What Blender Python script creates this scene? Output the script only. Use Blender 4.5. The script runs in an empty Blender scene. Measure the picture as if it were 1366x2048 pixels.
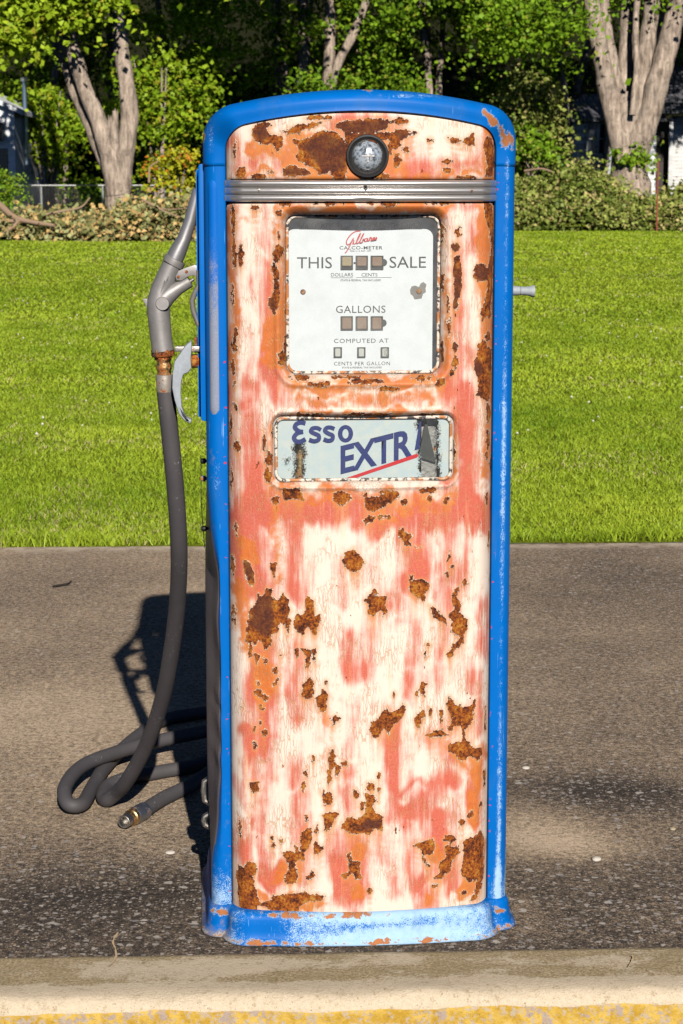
import bpy, bmesh, math, random
import numpy as np
from mathutils import Vector, Matrix, noise as mnoise

random.seed(7)
rng = np.random.default_rng(11)
R = math.radians
S = bpy.context.scene
COL = S.collection

# ------------------------------------------------------------------ camera
cam_d = bpy.data.cameras.new('camera')
cam = bpy.data.objects.new('camera', cam_d)
COL.objects.link(cam)
cam.location = (0, 0, 1.39)
cam.rotation_euler = (R(90 - 9.14), 0, 0)
cam_d.lens = 72
cam_d.sensor_width = 36
cam_d.clip_start = 0.05
cam_d.clip_end = 2000
cam_d.dof.use_dof = True
cam_d.dof.focus_distance = 3.9
cam_d.dof.aperture_fstop = 20
S.camera = cam

# ------------------------------------------------------------------ light
EL, AZ = R(28.0), R(8.5)          # low sun behind the viewer, a little to the right
SUN = Vector((math.sin(AZ) * math.cos(EL), -math.cos(AZ) * math.cos(EL), math.sin(EL)))
world = bpy.data.worlds.new('World')
S.world = world
world.use_nodes = True
wt = world.node_tree
wt.nodes.clear()
sky = wt.nodes.new('ShaderNodeTexSky')
sky.sky_type = 'NISHITA'
sky.sun_disc = False
sky.sun_elevation = EL
sky.sun_rotation = math.pi - AZ
sky.air_density = 0.28
sky.dust_density = 0.0
sky.ozone_density = 3.0
bg = wt.nodes.new('ShaderNodeBackground')
bg.inputs['Strength'].default_value = 0.05
wo = wt.nodes.new('ShaderNodeOutputWorld')
wt.links.new(sky.outputs[0], bg.inputs[0])
wt.links.new(bg.outputs[0], wo.inputs[0])
sun_d = bpy.data.lights.new('sun', 'SUN')
sun_d.energy = 5.0
sun_d.angle = R(0.55)
sun_d.color = (1.0, 0.925, 0.84)
sun = bpy.data.objects.new('sun', sun_d)
COL.objects.link(sun)
sun.location = (3, -10, 12)
sun.rotation_euler = SUN.to_track_quat('Z', 'Y').to_euler()
S.view_settings.view_transform = 'Standard'
S.view_settings.look = 'None'
S.view_settings.exposure = 0.32
S.view_settings.gamma = 1.0
S.cycles.max_bounces = 3
S.cycles.diffuse_bounces = 0
S.cycles.glossy_bounces = 2
S.cycles.transmission_bounces = 2
S.cycles.transparent_max_bounces = 12
S.cycles.caustics_reflective = False
S.cycles.caustics_refractive = False

# ------------------------------------------------------------------ helpers
def tag(o, label, cat, group=None):
    o['label'] = label
    o['category'] = cat
    if group:
        o['group'] = group
    return o

def empty(name, loc=(0, 0, 0), rz=0, parent=None):
    o = bpy.data.objects.new(name, None)
    o.empty_display_size = 0.1
    COL.objects.link(o)
    o.location = loc
    o.rotation_euler = (0, 0, rz)
    o.parent = parent
    return o

def link(name, me, mat, parent=None, smooth=True, angle=None):
    o = bpy.data.objects.new(name, me)
    COL.objects.link(o)
    if mat is not None:
        me.materials.append(mat)
    if smooth:
        me.polygons.foreach_set('use_smooth', [True] * len(me.polygons))
        if angle:
            me.set_sharp_from_angle(angle=R(angle))
    o.parent = parent
    return o

def np_mesh(name, V, F):
    """V (n,3) floats, F (m,k) ints, all faces with k corners"""
    V = np.asarray(V, np.float32)
    F = np.asarray(F, np.int32)
    me = bpy.data.meshes.new(name)
    me.vertices.add(len(V))
    me.vertices.foreach_set('co', V.ravel())
    k = F.shape[1]
    me.loops.add(F.size)
    me.loops.foreach_set('vertex_index', F.ravel())
    me.polygons.add(len(F))
    me.polygons.foreach_set('loop_start', np.arange(0, F.size, k, dtype=np.int32))
    me.update(calc_edges=True)
    return me

def attr(me, name, vals):
    a = me.attributes.new(name, 'FLOAT', 'POINT')
    a.data.foreach_set('value', np.asarray(vals, np.float32))

class MB:
    """collects simple solids into one mesh"""
    def __init__(self):
        self.v, self.f = [], []
    def add(self, v, f):
        o = len(self.v)
        self.v += [tuple(p) for p in v]
        self.f += [tuple(i + o for i in q) for q in f]
        return self
    def box(self, x0, x1, y0, y1, z0, z1):
        v = [(x, y, z) for z in (z0, z1) for y in (y0, y1) for x in (x0, x1)]
        return self.add(v, [(0, 2, 3, 1), (4, 5, 7, 6), (0, 1, 5, 4), (1, 3, 7, 5), (3, 2, 6, 7), (2, 0, 4, 6)])
    def prism(self, poly, y0, y1):
        """poly in (x, z), counter-clockwise seen from -y"""
        n = len(poly)
        v = [(p[0], y0, p[1]) for p in poly] + [(p[0], y1, p[1]) for p in poly]
        f = [tuple(range(n)), tuple(range(2 * n - 1, n - 1, -1))]
        f += [(i, i + n, (i + 1) % n + n, (i + 1) % n) for i in range(n)]
        return self.add(v, f)
    def tube(self, path, rad, seg=12, caps=True, squash=None):
        P = [Vector(p) for p in path]
        n = len(P)
        if not hasattr(rad, '__len__'):
            rad = [rad] * n
        v, f = [], []
        T0 = (P[1] - P[0]).normalized()
        ref = Vector((0, 1, 0)) if abs(T0.y) < 0.9 else Vector((1, 0, 0))
        N = (ref - T0 * ref.dot(T0)).normalized()
        for i in range(n):
            T = (P[min(i + 1, n - 1)] - P[max(i - 1, 0)]).normalized()
            N = (N - T * N.dot(T)).normalized()
            B = T.cross(N)
            for k in range(seg):
                a = 2 * math.pi * k / seg
                s = 1.0 if squash is None else squash
                v.append(P[i] + (N * math.cos(a) * s + B * math.sin(a)) * rad[i])
        for i in range(n - 1):
            for k in range(seg):
                a, b = i * seg + k, i * seg + (k + 1) % seg
                f.append((a, b, b + seg, a + seg))
        if caps:
            f.append(tuple(range(seg - 1, -1, -1)))
            f.append(tuple((n - 1) * seg + k for k in range(seg)))
        return self.add(v, f)
    def lathe(self, prof, origin, axis, seg=24):
        """prof: list of (radius, distance along axis)"""
        A = Vector(axis).normalized()
        ref = Vector((0, 0, 1)) if abs(A.z) < 0.9 else Vector((1, 0, 0))
        N = (ref - A * ref.dot(A)).normalized()
        B = A.cross(N)
        O = Vector(origin)
        v, f = [], []
        for r, d in prof:
            for k in range(seg):
                a = 2 * math.pi * k / seg
                v.append(O + A * d + (N * math.cos(a) + B * math.sin(a)) * max(r, 1e-5))
        for i in range(len(prof) - 1):
            for k in range(seg):
                a, b = i * seg + k, i * seg + (k + 1) % seg
                f.append((a, b, b + seg, a + seg))
        return self.add(v, f)
    def build(self, name, mat, parent=None, smooth=True, angle=35, bevel=0, normals=True):
        bm = bmesh.new()
        vs = [bm.verts.new(p) for p in self.v]
        for q in self.f:
            try:
                bm.faces.new([vs[i] for i in q])
            except ValueError:
                pass
        if normals:
            bmesh.ops.recalc_face_normals(bm, faces=bm.faces)
        if bevel:
            es = [e for e in bm.edges if len(e.link_faces) == 2 and e.calc_face_angle(0) > 0.6]
            bmesh.ops.bevel(bm, geom=es, offset=bevel, segments=2, affect='EDGES', profile=0.6)
        me = bpy.data.meshes.new(name)
        bm.to_mesh(me)
        bm.free()
        return link(name, me, mat, parent, smooth, angle)

def spline(pts, n=8):
    """Catmull-Rom through pts"""
    P = [Vector(p) for p in pts]
    P = [P[0] * 2 - P[1]] + P + [P[-1] * 2 - P[-2]]
    out = []
    for i in range(1, len(P) - 2):
        for k in range(n):
            t = k / n
            a, b, c, d = P[i - 1], P[i], P[i + 1], P[i + 2]
            out.append(0.5 * ((2 * b) + (c - a) * t + (2 * a - 5 * b + 4 * c - d) * t * t + (3 * b - a - 3 * c + d) * t ** 3))
    out.append(P[-2])
    return out

def sstep(a, b, x):
    t = np.clip((x - a) / (b - a), 0, 1)
    return t * t * (3 - 2 * t)

def sd_box(x, z, cx, cz, hx, hz, r):
    """signed distance to a rounded rectangle, negative inside"""
    qx, qz = np.abs(x - cx) - hx + r, np.abs(z - cz) - hz + r
    return np.hypot(np.maximum(qx, 0), np.maximum(qz, 0)) + np.minimum(np.maximum(qx, qz), 0) - r

def poly_field(X, Z, polys, reach=0.014):
    """largest signed distance (positive inside) to a set of polygons in mm"""
    out = np.full(X.shape, -reach)
    for poly in polys:
        P = np.array(poly, float) / 1000.0
        m = (X > P[:, 0].min() - reach) & (X < P[:, 0].max() + reach) & (Z > P[:, 1].min() - reach) & (Z < P[:, 1].max() + reach)
        if not m.any():
            continue
        x, z = X[m], Z[m]
        d = np.full(x.shape, 1.0)
        ins = np.zeros(x.shape, bool)
        for i in range(len(P)):
            a, b = P[i], P[(i + 1) % len(P)]
            ex, ez = b - a
            t = np.clip(((x - a[0]) * ex + (z - a[1]) * ez) / (ex * ex + ez * ez + 1e-12), 0, 1)
            d = np.minimum(d, np.hypot(x - a[0] - t * ex, z - a[1] - t * ez))
            c = (a[1] > z) != (b[1] > z)
            with np.errstate(divide='ignore', invalid='ignore'):
                xi = (b[0] - a[0]) * (z - a[1]) / (b[1] - a[1] + 1e-12) + a[0]
            ins ^= c & (x < xi)
        out[m] = np.maximum(out[m], np.where(ins, d, -d))
    return out

def stroke_field(X, Z, strokes, soft=0.019, grow=0.0):
    """0..1 weight of soft brush strokes given in mm"""
    out = np.zeros(X.shape)
    for pts, w, wt_ in strokes:
        P = np.array(pts, float) / 1000.0
        hw = w / 2000.0 + grow
        d = np.full(X.shape, 9.0)
        if len(P) == 1:
            d = np.hypot(X - P[0, 0], Z - P[0, 1])
        for i in range(len(P) - 1):
            a, b = P[i], P[i + 1]
            e = b - a
            t = np.clip(((X - a[0]) * e[0] + (Z - a[1]) * e[1]) / (e @ e + 1e-12), 0, 1)
            d = np.minimum(d, np.hypot(X - a[0] - t * e[0], Z - a[1] - t * e[1]))
        out = np.maximum(out, wt_ * (1 - sstep(hw - soft, hw + soft, d)))
    return out

def vnoise(x, y, seed=0):
    """smooth value noise on arrays, about -1..1"""
    g = np.random.default_rng(seed).random((256, 256)) * 2 - 1
    xi, yi = np.floor(x).astype(int), np.floor(y).astype(int)
    fx, fy = x - xi, y - yi
    fx, fy = fx * fx * (3 - 2 * fx), fy * fy * (3 - 2 * fy)
    a, b = g[xi % 256, yi % 256], g[(xi + 1) % 256, yi % 256]
    c, d = g[xi % 256, (yi + 1) % 256], g[(xi + 1) % 256, (yi + 1) % 256]
    return (a * (1 - fx) + b * fx) * (1 - fy) + (c * (1 - fx) + d * fx) * fy

def warp(X, Z, amp, freq):
    """shift chart coordinates by smooth noise so that painted marks lose their straight edges"""
    dx = np.array([mnoise.noise(Vector((float(a) * freq, float(b) * freq * 0.5, 1.7))) for a, b in zip(X, Z)])
    dz = np.array([mnoise.noise(Vector((float(a) * freq, float(b) * freq * 0.5, 7.7))) for a, b in zip(X, Z)])
    return X + dx * amp, Z + dz * amp * 2.2, dx

# ------------------------------------------------------------------ materials
class NT:
    def __init__(self, name):
        self.m = bpy.data.materials.new(name)
        self.m.use_nodes = True
        self.t = self.m.node_tree
        self.t.nodes.clear()
        self.out = self.t.nodes.new('ShaderNodeOutputMaterial')
        self.co = None
    def n(self, typ, ins=None, out=0, **props):
        nd = self.t.nodes.new('ShaderNode' + typ)
        for k, v in props.items():
            setattr(nd, k, v)
        for k, v in (ins or {}).items():
            self.set(nd.inputs[k], v)
        return nd.outputs[out]
    def set(self, sock, v):
        if isinstance(v, bpy.types.NodeSocket):
            self.t.links.new(v, sock)
        elif isinstance(v, (tuple, list)) and len(v) == 3 and sock.type == 'RGBA':
            sock.default_value = (*v, 1)
        else:
            sock.default_value = v
    def obj(self, scale=(1, 1, 1)):
        if self.co is None:
            self.co = self.n('TexCoord', out='Object')
        if scale == (1, 1, 1):
            return self.co
        return self.n('Mapping', {'Vector': self.co, 'Scale': scale})
    def noise(self, scale, detail=3, rough=0.55, st=(1, 1, 1), dist=0.0):
        return self.n('TexNoise', {'Vector': self.obj(st), 'Scale': scale, 'Detail': detail, 'Roughness': rough, 'Distortion': dist}, out='Fac')
    def vor(self, scale, feature='F1', st=(1, 1, 1), out='Distance', rnd=1.0):
        return self.n('TexVoronoi', {'Vector': self.obj(st), 'Scale': scale, 'Randomness': rnd}, out=out, feature=feature)
    def math(self, op, a, b=0.0, c=0.0, clamp=False):
        nd = self.t.nodes.new('ShaderNodeMath')
        nd.operation = op
        nd.use_clamp = clamp
        for i, v in enumerate((a, b, c)):
            self.set(nd.inputs[i], v)
        return nd.outputs[0]
    def rng(self, x, a, b, lo=0.0, hi=1.0, smooth=True):
        return self.n('MapRange', {'Value': x, 'From Min': a, 'From Max': b, 'To Min': lo, 'To Max': hi},
                      interpolation_type='SMOOTHSTEP' if smooth else 'LINEAR')
    def mix(self, f, a, b, mode='MIX'):
        nd = self.t.nodes.new('ShaderNodeMix')
        nd.data_type = 'RGBA'
        nd.blend_type = mode
        self.set(nd.inputs[0], f)
        self.set(nd.inputs[6], a)
        self.set(nd.inputs[7], b)
        return nd.outputs[2]
    def ramp(self, f, stops):
        nd = self.t.nodes.new('ShaderNodeValToRGB')
        e = nd.color_ramp.elements
        e[0].position, e[0].color = stops[0][0], (*stops[0][1], 1)
        e[1].position, e[1].color = stops[-1][0], (*stops[-1][1], 1)
        for p, c in stops[1:-1]:
            q = e.new(p)
            q.color = (*c, 1)
        self.set(nd.inputs[0], f)
        return nd.outputs[0]
    def att(self, name):
        return self.n('Attribute', out='Fac', attribute_name=name)
    def bump(self, h, dist=0.001, strength=1.0, normal=None):
        ins = {'Height': h, 'Distance': dist, 'Strength': strength}
        if normal is not None:
            ins['Normal'] = normal
        return self.n('Bump', ins)
    def pbr(self, col, rough=0.6, metal=0.0, normal=None, spec=0.5, **kw):
        ins = {'Base Color': col, 'Roughness': rough, 'Metallic': metal, 'Specular IOR Level': spec}
        if normal is not None:
            ins['Normal'] = normal
        for k, v in kw.items():
            ins[k.replace('_', ' ')] = v
        s = self.n('BsdfPrincipled', ins)
        self.surf = s
        self.t.links.new(s, self.out.inputs[0])
        return self.m

def rust_colour(t, bias=0.0):
    a = t.noise(48, 4, 0.6)
    b = t.noise(200, 3, 0.8)
    v = t.math('ADD', t.math('MULTIPLY', a, 1.0), t.math('MULTIPLY', b, 1.25))
    v = t.math('ADD', v, bias - 0.63)
    return t.ramp(v, [(0.24, (0.030, 0.009, 0.005)), (0.38, (0.10, 0.025, 0.007)), (0.50, (0.22, 0.052, 0.008)), (0.63, (0.35, 0.105, 0.009)), (0.78, (0.36, 0.20, 0.04))])

def mat_panel():
    t = NT('flaking_red_and_white_paint')
    n_f = t.noise(330, 3, 0.6)
    n_m = t.noise(95, 4, 0.6)
    n_l = t.noise(22, 3, 0.5)
    streak = t.noise(150, 4, 0.65, st=(1, 1, 0.07))
    streak2 = t.noise(60, 3, 0.6, st=(1, 1, 0.16))
    # faded red over chalky white
    s = t.math('ADD', t.att('red'), t.math('MULTIPLY', t.math('SUBTRACT', streak, 0.5), 1.1))
    s = t.math('ADD', s, t.math('MULTIPLY', t.math('SUBTRACT', n_l, 0.5), 0.7))
    s = t.math('ADD', s, t.math('MULTIPLY', t.math('SUBTRACT', streak2, 0.5), 1.0))
    s = t.math('ADD', s, t.math('MULTIPLY', t.math('SUBTRACT', n_f, 0.5), 0.4))
    s = t.rng(s, 0.08, 0.98, 0, 0.95)
    red = t.mix(n_l, (0.42, 0.040, 0.024), (0.53, 0.085, 0.036))
    red = t.mix(t.rng(n_f, 0.45, 0.75, 0, 0.2), red, (0.75, 0.4, 0.28))
    white = t.mix(streak, (0.68, 0.56, 0.44), (0.72, 0.645, 0.585))
    col = t.mix(s, white, red)
    wash = t.math('MULTIPLY', t.rng(t.noise(70, 4, 0.7, st=(1, 1, 0.06)), 0.52, 0.75, 0, 0.5), t.rng(t.noise(7, 2), 0.42, 0.6))
    col = t.mix(wash, col, (0.72, 0.46, 0.22))
    # orange bleed of rust through the paint
    st = t.att('stain_or_shade')
    sv = t.math('ADD', st, t.math('MULTIPLY', t.math('SUBTRACT', n_m, 0.5), 0.9))
    sv = t.rng(sv, 0.2, 0.75, 0, 0.92)
    sv = t.math('MULTIPLY', sv, t.rng(st, 0.02, 0.2))
    col = t.mix(sv, col, t.mix(n_m, (0.38, 0.075, 0.01), (0.62, 0.17, 0.015)))
    dr = t.math('MULTIPLY', t.att('drip'), t.rng(t.noise(110, 3, 0.6, st=(1, 1, 0.05)), 0.32, 0.56))
    col = t.mix(dr, col, t.mix(n_m, (0.40, 0.10, 0.02), (0.60, 0.26, 0.06)))
    # halo of bleed round every chip
    rust = t.math('MULTIPLY', t.att('rust'), 1000.0)
    col = t.mix(t.rng(t.math('ADD', rust, t.math('MULTIPLY', n_m, 6)), -6, 6, 0, 0.62), col, (0.60, 0.22, 0.04))
    # fine cracking
    w = t.n('TexVoronoi', {'Vector': t.n('Mapping', {'Vector': t.n('VectorMath', {0: t.obj(), 1: t.n('VectorMath', {0: t.n('TexNoise', {'Vector': t.obj(), 'Scale': 60.0}, out='Color'), 1: (0.008, 0.008, 0.03)}, operation='MULTIPLY')}, operation='ADD'), 'Scale': (1, 1, 0.13)}), 'Scale': 190.0}, out='Distance', feature='DISTANCE_TO_EDGE')
    crk = t.math('MULTIPLY', t.rng(w, 0.02, 0.10, 1, 0), t.rng(t.noise(20, 3, 0.6), 0.44, 0.62))
    col = t.mix(t.math('MULTIPLY', crk, 0.55), col, (0.40, 0.19, 0.07))
    w2 = t.vor(520, 'DISTANCE_TO_EDGE', st=(1, 1, 0.5))
    crk2 = t.math('MULTIPLY', t.rng(w2, 0.02, 0.12, 1, 0), t.rng(s, 0.3, 0.9, 0.05, 0.5))
    col = t.mix(t.math('MULTIPLY', crk2, 0.28), col, (0.75, 0.48, 0.35))
    # bare rusty metal with ragged edge, plus small random chips
    e = t.math('ADD', rust, t.math('MULTIPLY', t.math('SUBTRACT', n_m, 0.5), 13.0))
    e = t.math('ADD', e, t.math('MULTIPLY', t.math('SUBTRACT', n_f, 0.5), 7.0))
    e = t.math('ADD', e, t.math('MULTIPLY', t.math('SUBTRACT', streak2, 0.5), 9.0))
    e = t.math('ADD', e, t.math('MULTIPLY', t.math('SUBTRACT', t.vor(140, 'F1', st=(1, 1, 0.7)), 0.4), 3.0))
    chips = t.math('MULTIPLY', t.rng(t.noise(120, 3, 0.6, st=(1, 1, 0.45)), 0.69, 0.705), t.rng(t.noise(11, 2, 0.5), 0.5, 0.56))
    edge = t.rng(e, -1.3, -0.1)
    rim = t.math('SUBTRACT', edge, t.rng(e, -0.1, 0.35))
    col = t.mix(t.math('MULTIPLY', rim, 0.75), col, (0.90, 0.80, 0.66))
    m = t.math('MAXIMUM', t.rng(e, -0.1, 0.4), chips)
    rc = t.mix(t.att('dark'), rust_colour(t), (0.07, 0.022, 0.014))
    col = t.mix(m, col, rc)
    line = t.math('SUBTRACT', t.rng(e, 0.0, 0.35), t.rng(e, 0.5, 1.3))
    col = t.mix(t.math('MULTIPLY', line, 0.6), col, (0.03, 0.012, 0.006))
    h = t.math('ADD', t.math('MULTIPLY', m, -1.0), t.math('MULTIPLY', rim, 0.6))
    h = t.math('ADD', h, t.math('MULTIPLY', crk, -0.35))
    h = t.math('ADD', h, t.math('MULTIPLY', t.math('MULTIPLY', n_f, m), 0.9))
    h = t.math('ADD', h, t.math('MULTIPLY', streak, 0.12))
    return t.pbr(col, t.rng(m, 0, 1, 0.5, 0.9), 0, t.bump(h, 0.0011, 1.0), spec=0.3)

def mat_blue():
    t = NT('weathered_blue_enamel')
    n_f = t.noise(620, 3, 0.65)
    n_m = t.noise(75, 4, 0.6)
    n_l = t.noise(9, 3, 0.5)
    col = t.mix(n_l, (0.0, 0.105, 0.40), (0.0, 0.135, 0.50))
    wv = t.math('ADD', t.att('worn'), t.math('MULTIPLY', t.math('SUBTRACT', n_f, 0.5), 1.5))
    wv = t.math('ADD', wv, t.math('MULTIPLY', t.math('SUBTRACT', n_m, 0.5), 0.6))
    wv = t.rng(wv, 0.52, 0.72)
    col = t.mix(t.math('MULTIPLY', wv, 0.85), col, t.mix(n_m, (0.30, 0.50, 0.72), (0.48, 0.66, 0.82)))
    sc_ = t.math('MULTIPLY', t.rng(t.noise(240, 2, 0.6, st=(1, 1, 0.03)), 0.66, 0.70), t.rng(t.noise(12, 3), 0.5, 0.62))
    col = t.mix(t.math('MULTIPLY', sc_, 0.6), col, (0.25, 0.45, 0.72))
    col = t.mix(t.rng(t.noise(16, 5, 0.7, st=(1, 1, 0.35)), 0.52, 0.75, 0, 0.35), col, (0.05, 0.14, 0.33))
    dv = t.math('ADD', t.att('dirt'), t.math('MULTIPLY', t.math('SUBTRACT', n_m, 0.5), 0.9))
    col = t.mix(t.rng(dv, 0.3, 0.8, 0, 0.85), col, t.mix(n_f, (0.17, 0.115, 0.075), (0.30, 0.25, 0.20)))
    rust = t.math('MULTIPLY', t.att('rust'), 1000.0)
    e = t.math('ADD', rust, t.math('MULTIPLY', t.math('SUBTRACT', n_m, 0.5), 22.0))
    e = t.math('ADD', e, t.math('MULTIPLY', t.math('SUBTRACT', n_f, 0.5), 9.0))
    rim = t.math('SUBTRACT', t.rng(e, -2.0, -0.2), t.rng(e, -0.2, 0.4))
    col = t.mix(t.math('MULTIPLY', rim, 0.8), col, (0.42, 0.50, 0.52))
    specks = t.math('MULTIPLY', t.rng(t.noise(85, 4, 0.6), 0.68, 0.70), t.rng(t.noise(5, 2), 0.5, 0.62))
    m = t.math('MAXIMUM', t.rng(e, -0.1, 0.5), specks)
    col = t.mix(m, col, t.mix(n_m, (0.18, 0.055, 0.02), (0.52, 0.21, 0.08)))
    # flecks of the older red coat
    rv = t.math('ADD', t.att('fleck'), t.math('MULTIPLY', t.math('SUBTRACT', t.noise(160, 2), 0.5), 1.6))
    rv = t.rng(rv, 0.62, 0.7)
    col = t.mix(rv, col, (0.55, 0.03, 0.04))
    h = t.math('ADD', t.math('MULTIPLY', m, -1.0), t.math('MULTIPLY', wv, -0.25))
    h = t.math('ADD', h, t.math('MULTIPLY', n_f, 0.12))
    ro = t.math('ADD', t.rng(wv, 0, 1, 0.36, 0.6), t.math('MULTIPLY', n_m, 0.14))
    return t.pbr(col, t.math('MAXIMUM', ro, t.math('MULTIPLY', m, 0.85)), 0, t.bump(h, 0.0006, 0.8), spec=0.12)

def mat_metal(name, col, rough, mottled=0.3, rusty=0.0, metal=1.0, scale=120, bump=0.0006):
    t = NT(name)
    n = t.noise(scale, 4, 0.6)
    c = t.mix(t.math('MULTIPLY', n, mottled), col, tuple(x * 0.35 for x in col))
    if rusty:
        r = t.rng(t.noise(scale * 0.35, 4, 0.65), 0.62 - rusty * 0.3, 0.72 - rusty * 0.3)
        c = t.mix(r, c, rust_colour(t, 0.03))
        return t.pbr(c, t.math('ADD', t.math('MULTIPLY', r, 0.35), rough), t.math('MULTIPLY', t.math('SUBTRACT', 1.0, r), metal),
                     t.bump(t.math('SUBTRACT', n, t.math('MULTIPLY', r, 0.4)), 0.0008, 0.8))
    return t.pbr(c, t.math('ADD', rough, t.math('MULTIPLY', n, 0.15)), metal, t.bump(n, bump, 0.6))

def mat_plain(name, col, rough=0.7, var=0.25, scale=60, bump=0.0005, spec=0.4):
    t = NT(name)
    n = t.noise(scale, 4, 0.6)
    c = t.mix(t.math('MULTIPLY', n, var), col, tuple(x * 0.3 for x in col))
    return t.pbr(c, rough, 0, t.bump(n, bump, 0.7), spec=spec)

def mat_foliage(name, dark, light, trans=0.35, warm=None, rough=0.5, wfrac=0.75):
    t = NT(name)
    tint = t.att('tint')
    c = t.mix(tint, dark, light)
    if warm:
        c = t.mix(t.rng(t.att('warm'), wfrac, wfrac + 0.1), c, warm)
    b = t.n('BsdfPrincipled', {'Base Color': c, 'Roughness': rough, 'Specular IOR Level': 0.25})
    tr = t.n('BsdfTranslucent', {'Color': t.mix(0.5, c, (0.22, 0.30, 0.01))})
    mx = t.n('MixShader', {0: trans, 1: b, 2: tr})
    t.t.links.new(mx, t.out.inputs[0])
    return t.m

def mat_glass(k=1.0):
    t = NT('thin_dusty_glass')
    fr = t.n('Fresnel', {'IOR': 1.45})
    mx = t.n('MixShader', {0: t.math('MULTIPLY', fr, 0.6), 1: t.n('BsdfTransparent', {'Color': (0.96, 0.98, 0.98)}), 2: t.n('BsdfGlossy', {'Roughness': 0.06})})
    dust = t.math('ADD', t.rng(t.noise(18, 5, 0.7), 0.3, 0.75, 0.02, 0.06), t.rng(t.noise(260, 3, 0.7), 0.64, 0.75, 0, 0.10))
    mx = t.n('MixShader', {0: t.math('MULTIPLY', dust, k), 1: mx, 2: t.n('BsdfDiffuse', {'Color': (0.80, 0.79, 0.77)})})
    t.t.links.new(mx, t.out.inputs[0])
    return t.m

M = {}
M['panel'] = mat_panel()
M['blue'] = mat_blue()
M['chrome'] = mat_metal('pitted_chrome', (0.60, 0.58, 0.56), 0.24, 0.4, 0.0, metal=0.8, bump=0.00012)
M['alu'] = mat_metal('cast_aluminium', (0.37, 0.355, 0.345), 0.4, 0.8, 0.0, metal=0.45, scale=60)
M['alu_pale'] = mat_metal('pale_cast_metal', (0.36, 0.40, 0.44), 0.6, 0.55, 0.0, metal=0.1)
M['rusty'] = mat_metal('rusty_iron', (0.30, 0.19, 0.12), 0.6, 0.5, 0.9, metal=0.5)
M['brass'] = mat_metal('tarnished_brass', (0.55, 0.38, 0.18), 0.4, 0.5, 0.45)
M['dull_steel'] = mat_metal('dull_steel', (0.42, 0.40, 0.37), 0.45, 0.5, 0.25)
M['black'] = mat_plain('black_paint', (0.012, 0.012, 0.013), 0.45, 0.3)
M['print_black'] = mat_plain('black_print', (0.018, 0.018, 0.018), 0.6, 0.1)
M['print_red'] = mat_plain('red_print', (0.55, 0.012, 0.02), 0.5, 0.1)
M['print_blue'] = mat_plain('navy_print', (0.008, 0.022, 0.15), 0.5, 0.35, 220)
M['glass'] = mat_glass(1.3)
M['clean_glass'] = mat_glass(0.3)

# ------------------------------------------------------------------ ground
SITE = R(2.4)                        # kerb and slab run a little away to the right
cS, sS = math.cos(SITE), math.sin(SITE)
def site(u, v):
    """u along the kerb, v towards the lawn; v = 0 on the back edge of the kerb"""
    return (u * cS - v * sS, 3.557 + u * sS + v * cS)

def mat_slab():
    t = NT('weathered_aggregate_concrete')
    st = t.att('stain_or_shade')
    n_l = t.noise(1.7, 4, 0.6)
    n_m = t.noise(11, 5, 0.65)
    n_f = t.noise(150, 4, 0.75)
    sand = t.noise(330, 3, 0.8)
    wide = t.noise(60, 5, 0.8)
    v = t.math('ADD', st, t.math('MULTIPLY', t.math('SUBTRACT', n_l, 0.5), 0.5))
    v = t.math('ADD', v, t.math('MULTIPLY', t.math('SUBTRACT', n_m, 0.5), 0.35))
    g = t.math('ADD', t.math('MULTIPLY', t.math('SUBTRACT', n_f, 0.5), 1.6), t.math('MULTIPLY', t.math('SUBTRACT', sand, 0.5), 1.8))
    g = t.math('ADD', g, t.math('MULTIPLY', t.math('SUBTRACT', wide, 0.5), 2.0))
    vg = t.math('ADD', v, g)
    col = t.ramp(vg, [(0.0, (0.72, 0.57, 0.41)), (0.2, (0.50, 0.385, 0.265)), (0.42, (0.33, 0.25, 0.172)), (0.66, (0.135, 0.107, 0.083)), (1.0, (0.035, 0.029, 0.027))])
    # pale stones showing at the worn surface, more of them where the paste is gone
    def stones(scale, r0, r1, frac, lo, hi):
        wob = t.n('VectorMath', {0: t.obj(), 1: t.n('VectorMath', {0: t.n('TexNoise', {'Vector': t.obj(), 'Scale': scale * 1.6}, out='Color'), 1: (0.9 / scale, 0.9 / scale, 0)}, operation='MULTIPLY')}, operation='ADD')
        d = t.n('TexVoronoi', {'Vector': wob, 'Scale': scale}, out='Distance')
        c = t.n('TexVoronoi', {'Vector': wob, 'Scale': scale}, out='Color')
        p = t.n('SeparateColor', {0: c})
        q = t.n('SeparateColor', {0: c}, out=1)
        dens = t.rng(v, 0.25, 0.75, lo, hi)
        m = t.math('MULTIPLY', t.rng(d, r0, r1, 1, 0), t.math('LESS_THAN', p, dens))
        return m, q
    m1_, q1 = stones(62, 0.30, 0.42, 0, 0.012, 0.30)
    m2_, q2 = stones(150, 0.32, 0.46, 0, 0.02, 0.24)
    m3_, q3 = stones(30, 0.22, 0.28, 0, 0.008, 0.06)
    col = t.mix(t.math('MULTIPLY', m2_, 0.85), col, t.mix(q2, (0.60, 0.52, 0.43), (0.34, 0.30, 0.27)))
    col = t.mix(t.math('MULTIPLY', m1_, 0.85), col, t.mix(q1, (0.56, 0.51, 0.46), (0.27, 0.25, 0.24)))
    col = t.mix(t.math('MULTIPLY', m3_, 0.8), col, (0.58, 0.54, 0.49))
    pale = t.att('pale')
    col = t.mix(t.math('MULTIPLY', pale, t.rng(n_m, 0.35, 0.6)), col, (0.62, 0.52, 0.40))
    h = t.math('SUBTRACT', t.math('MULTIPLY', m1_, 0.5), g)
    return t.pbr(col, 0.88, 0, t.bump(h, 0.0022, 0.8), spec=0.25)

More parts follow.
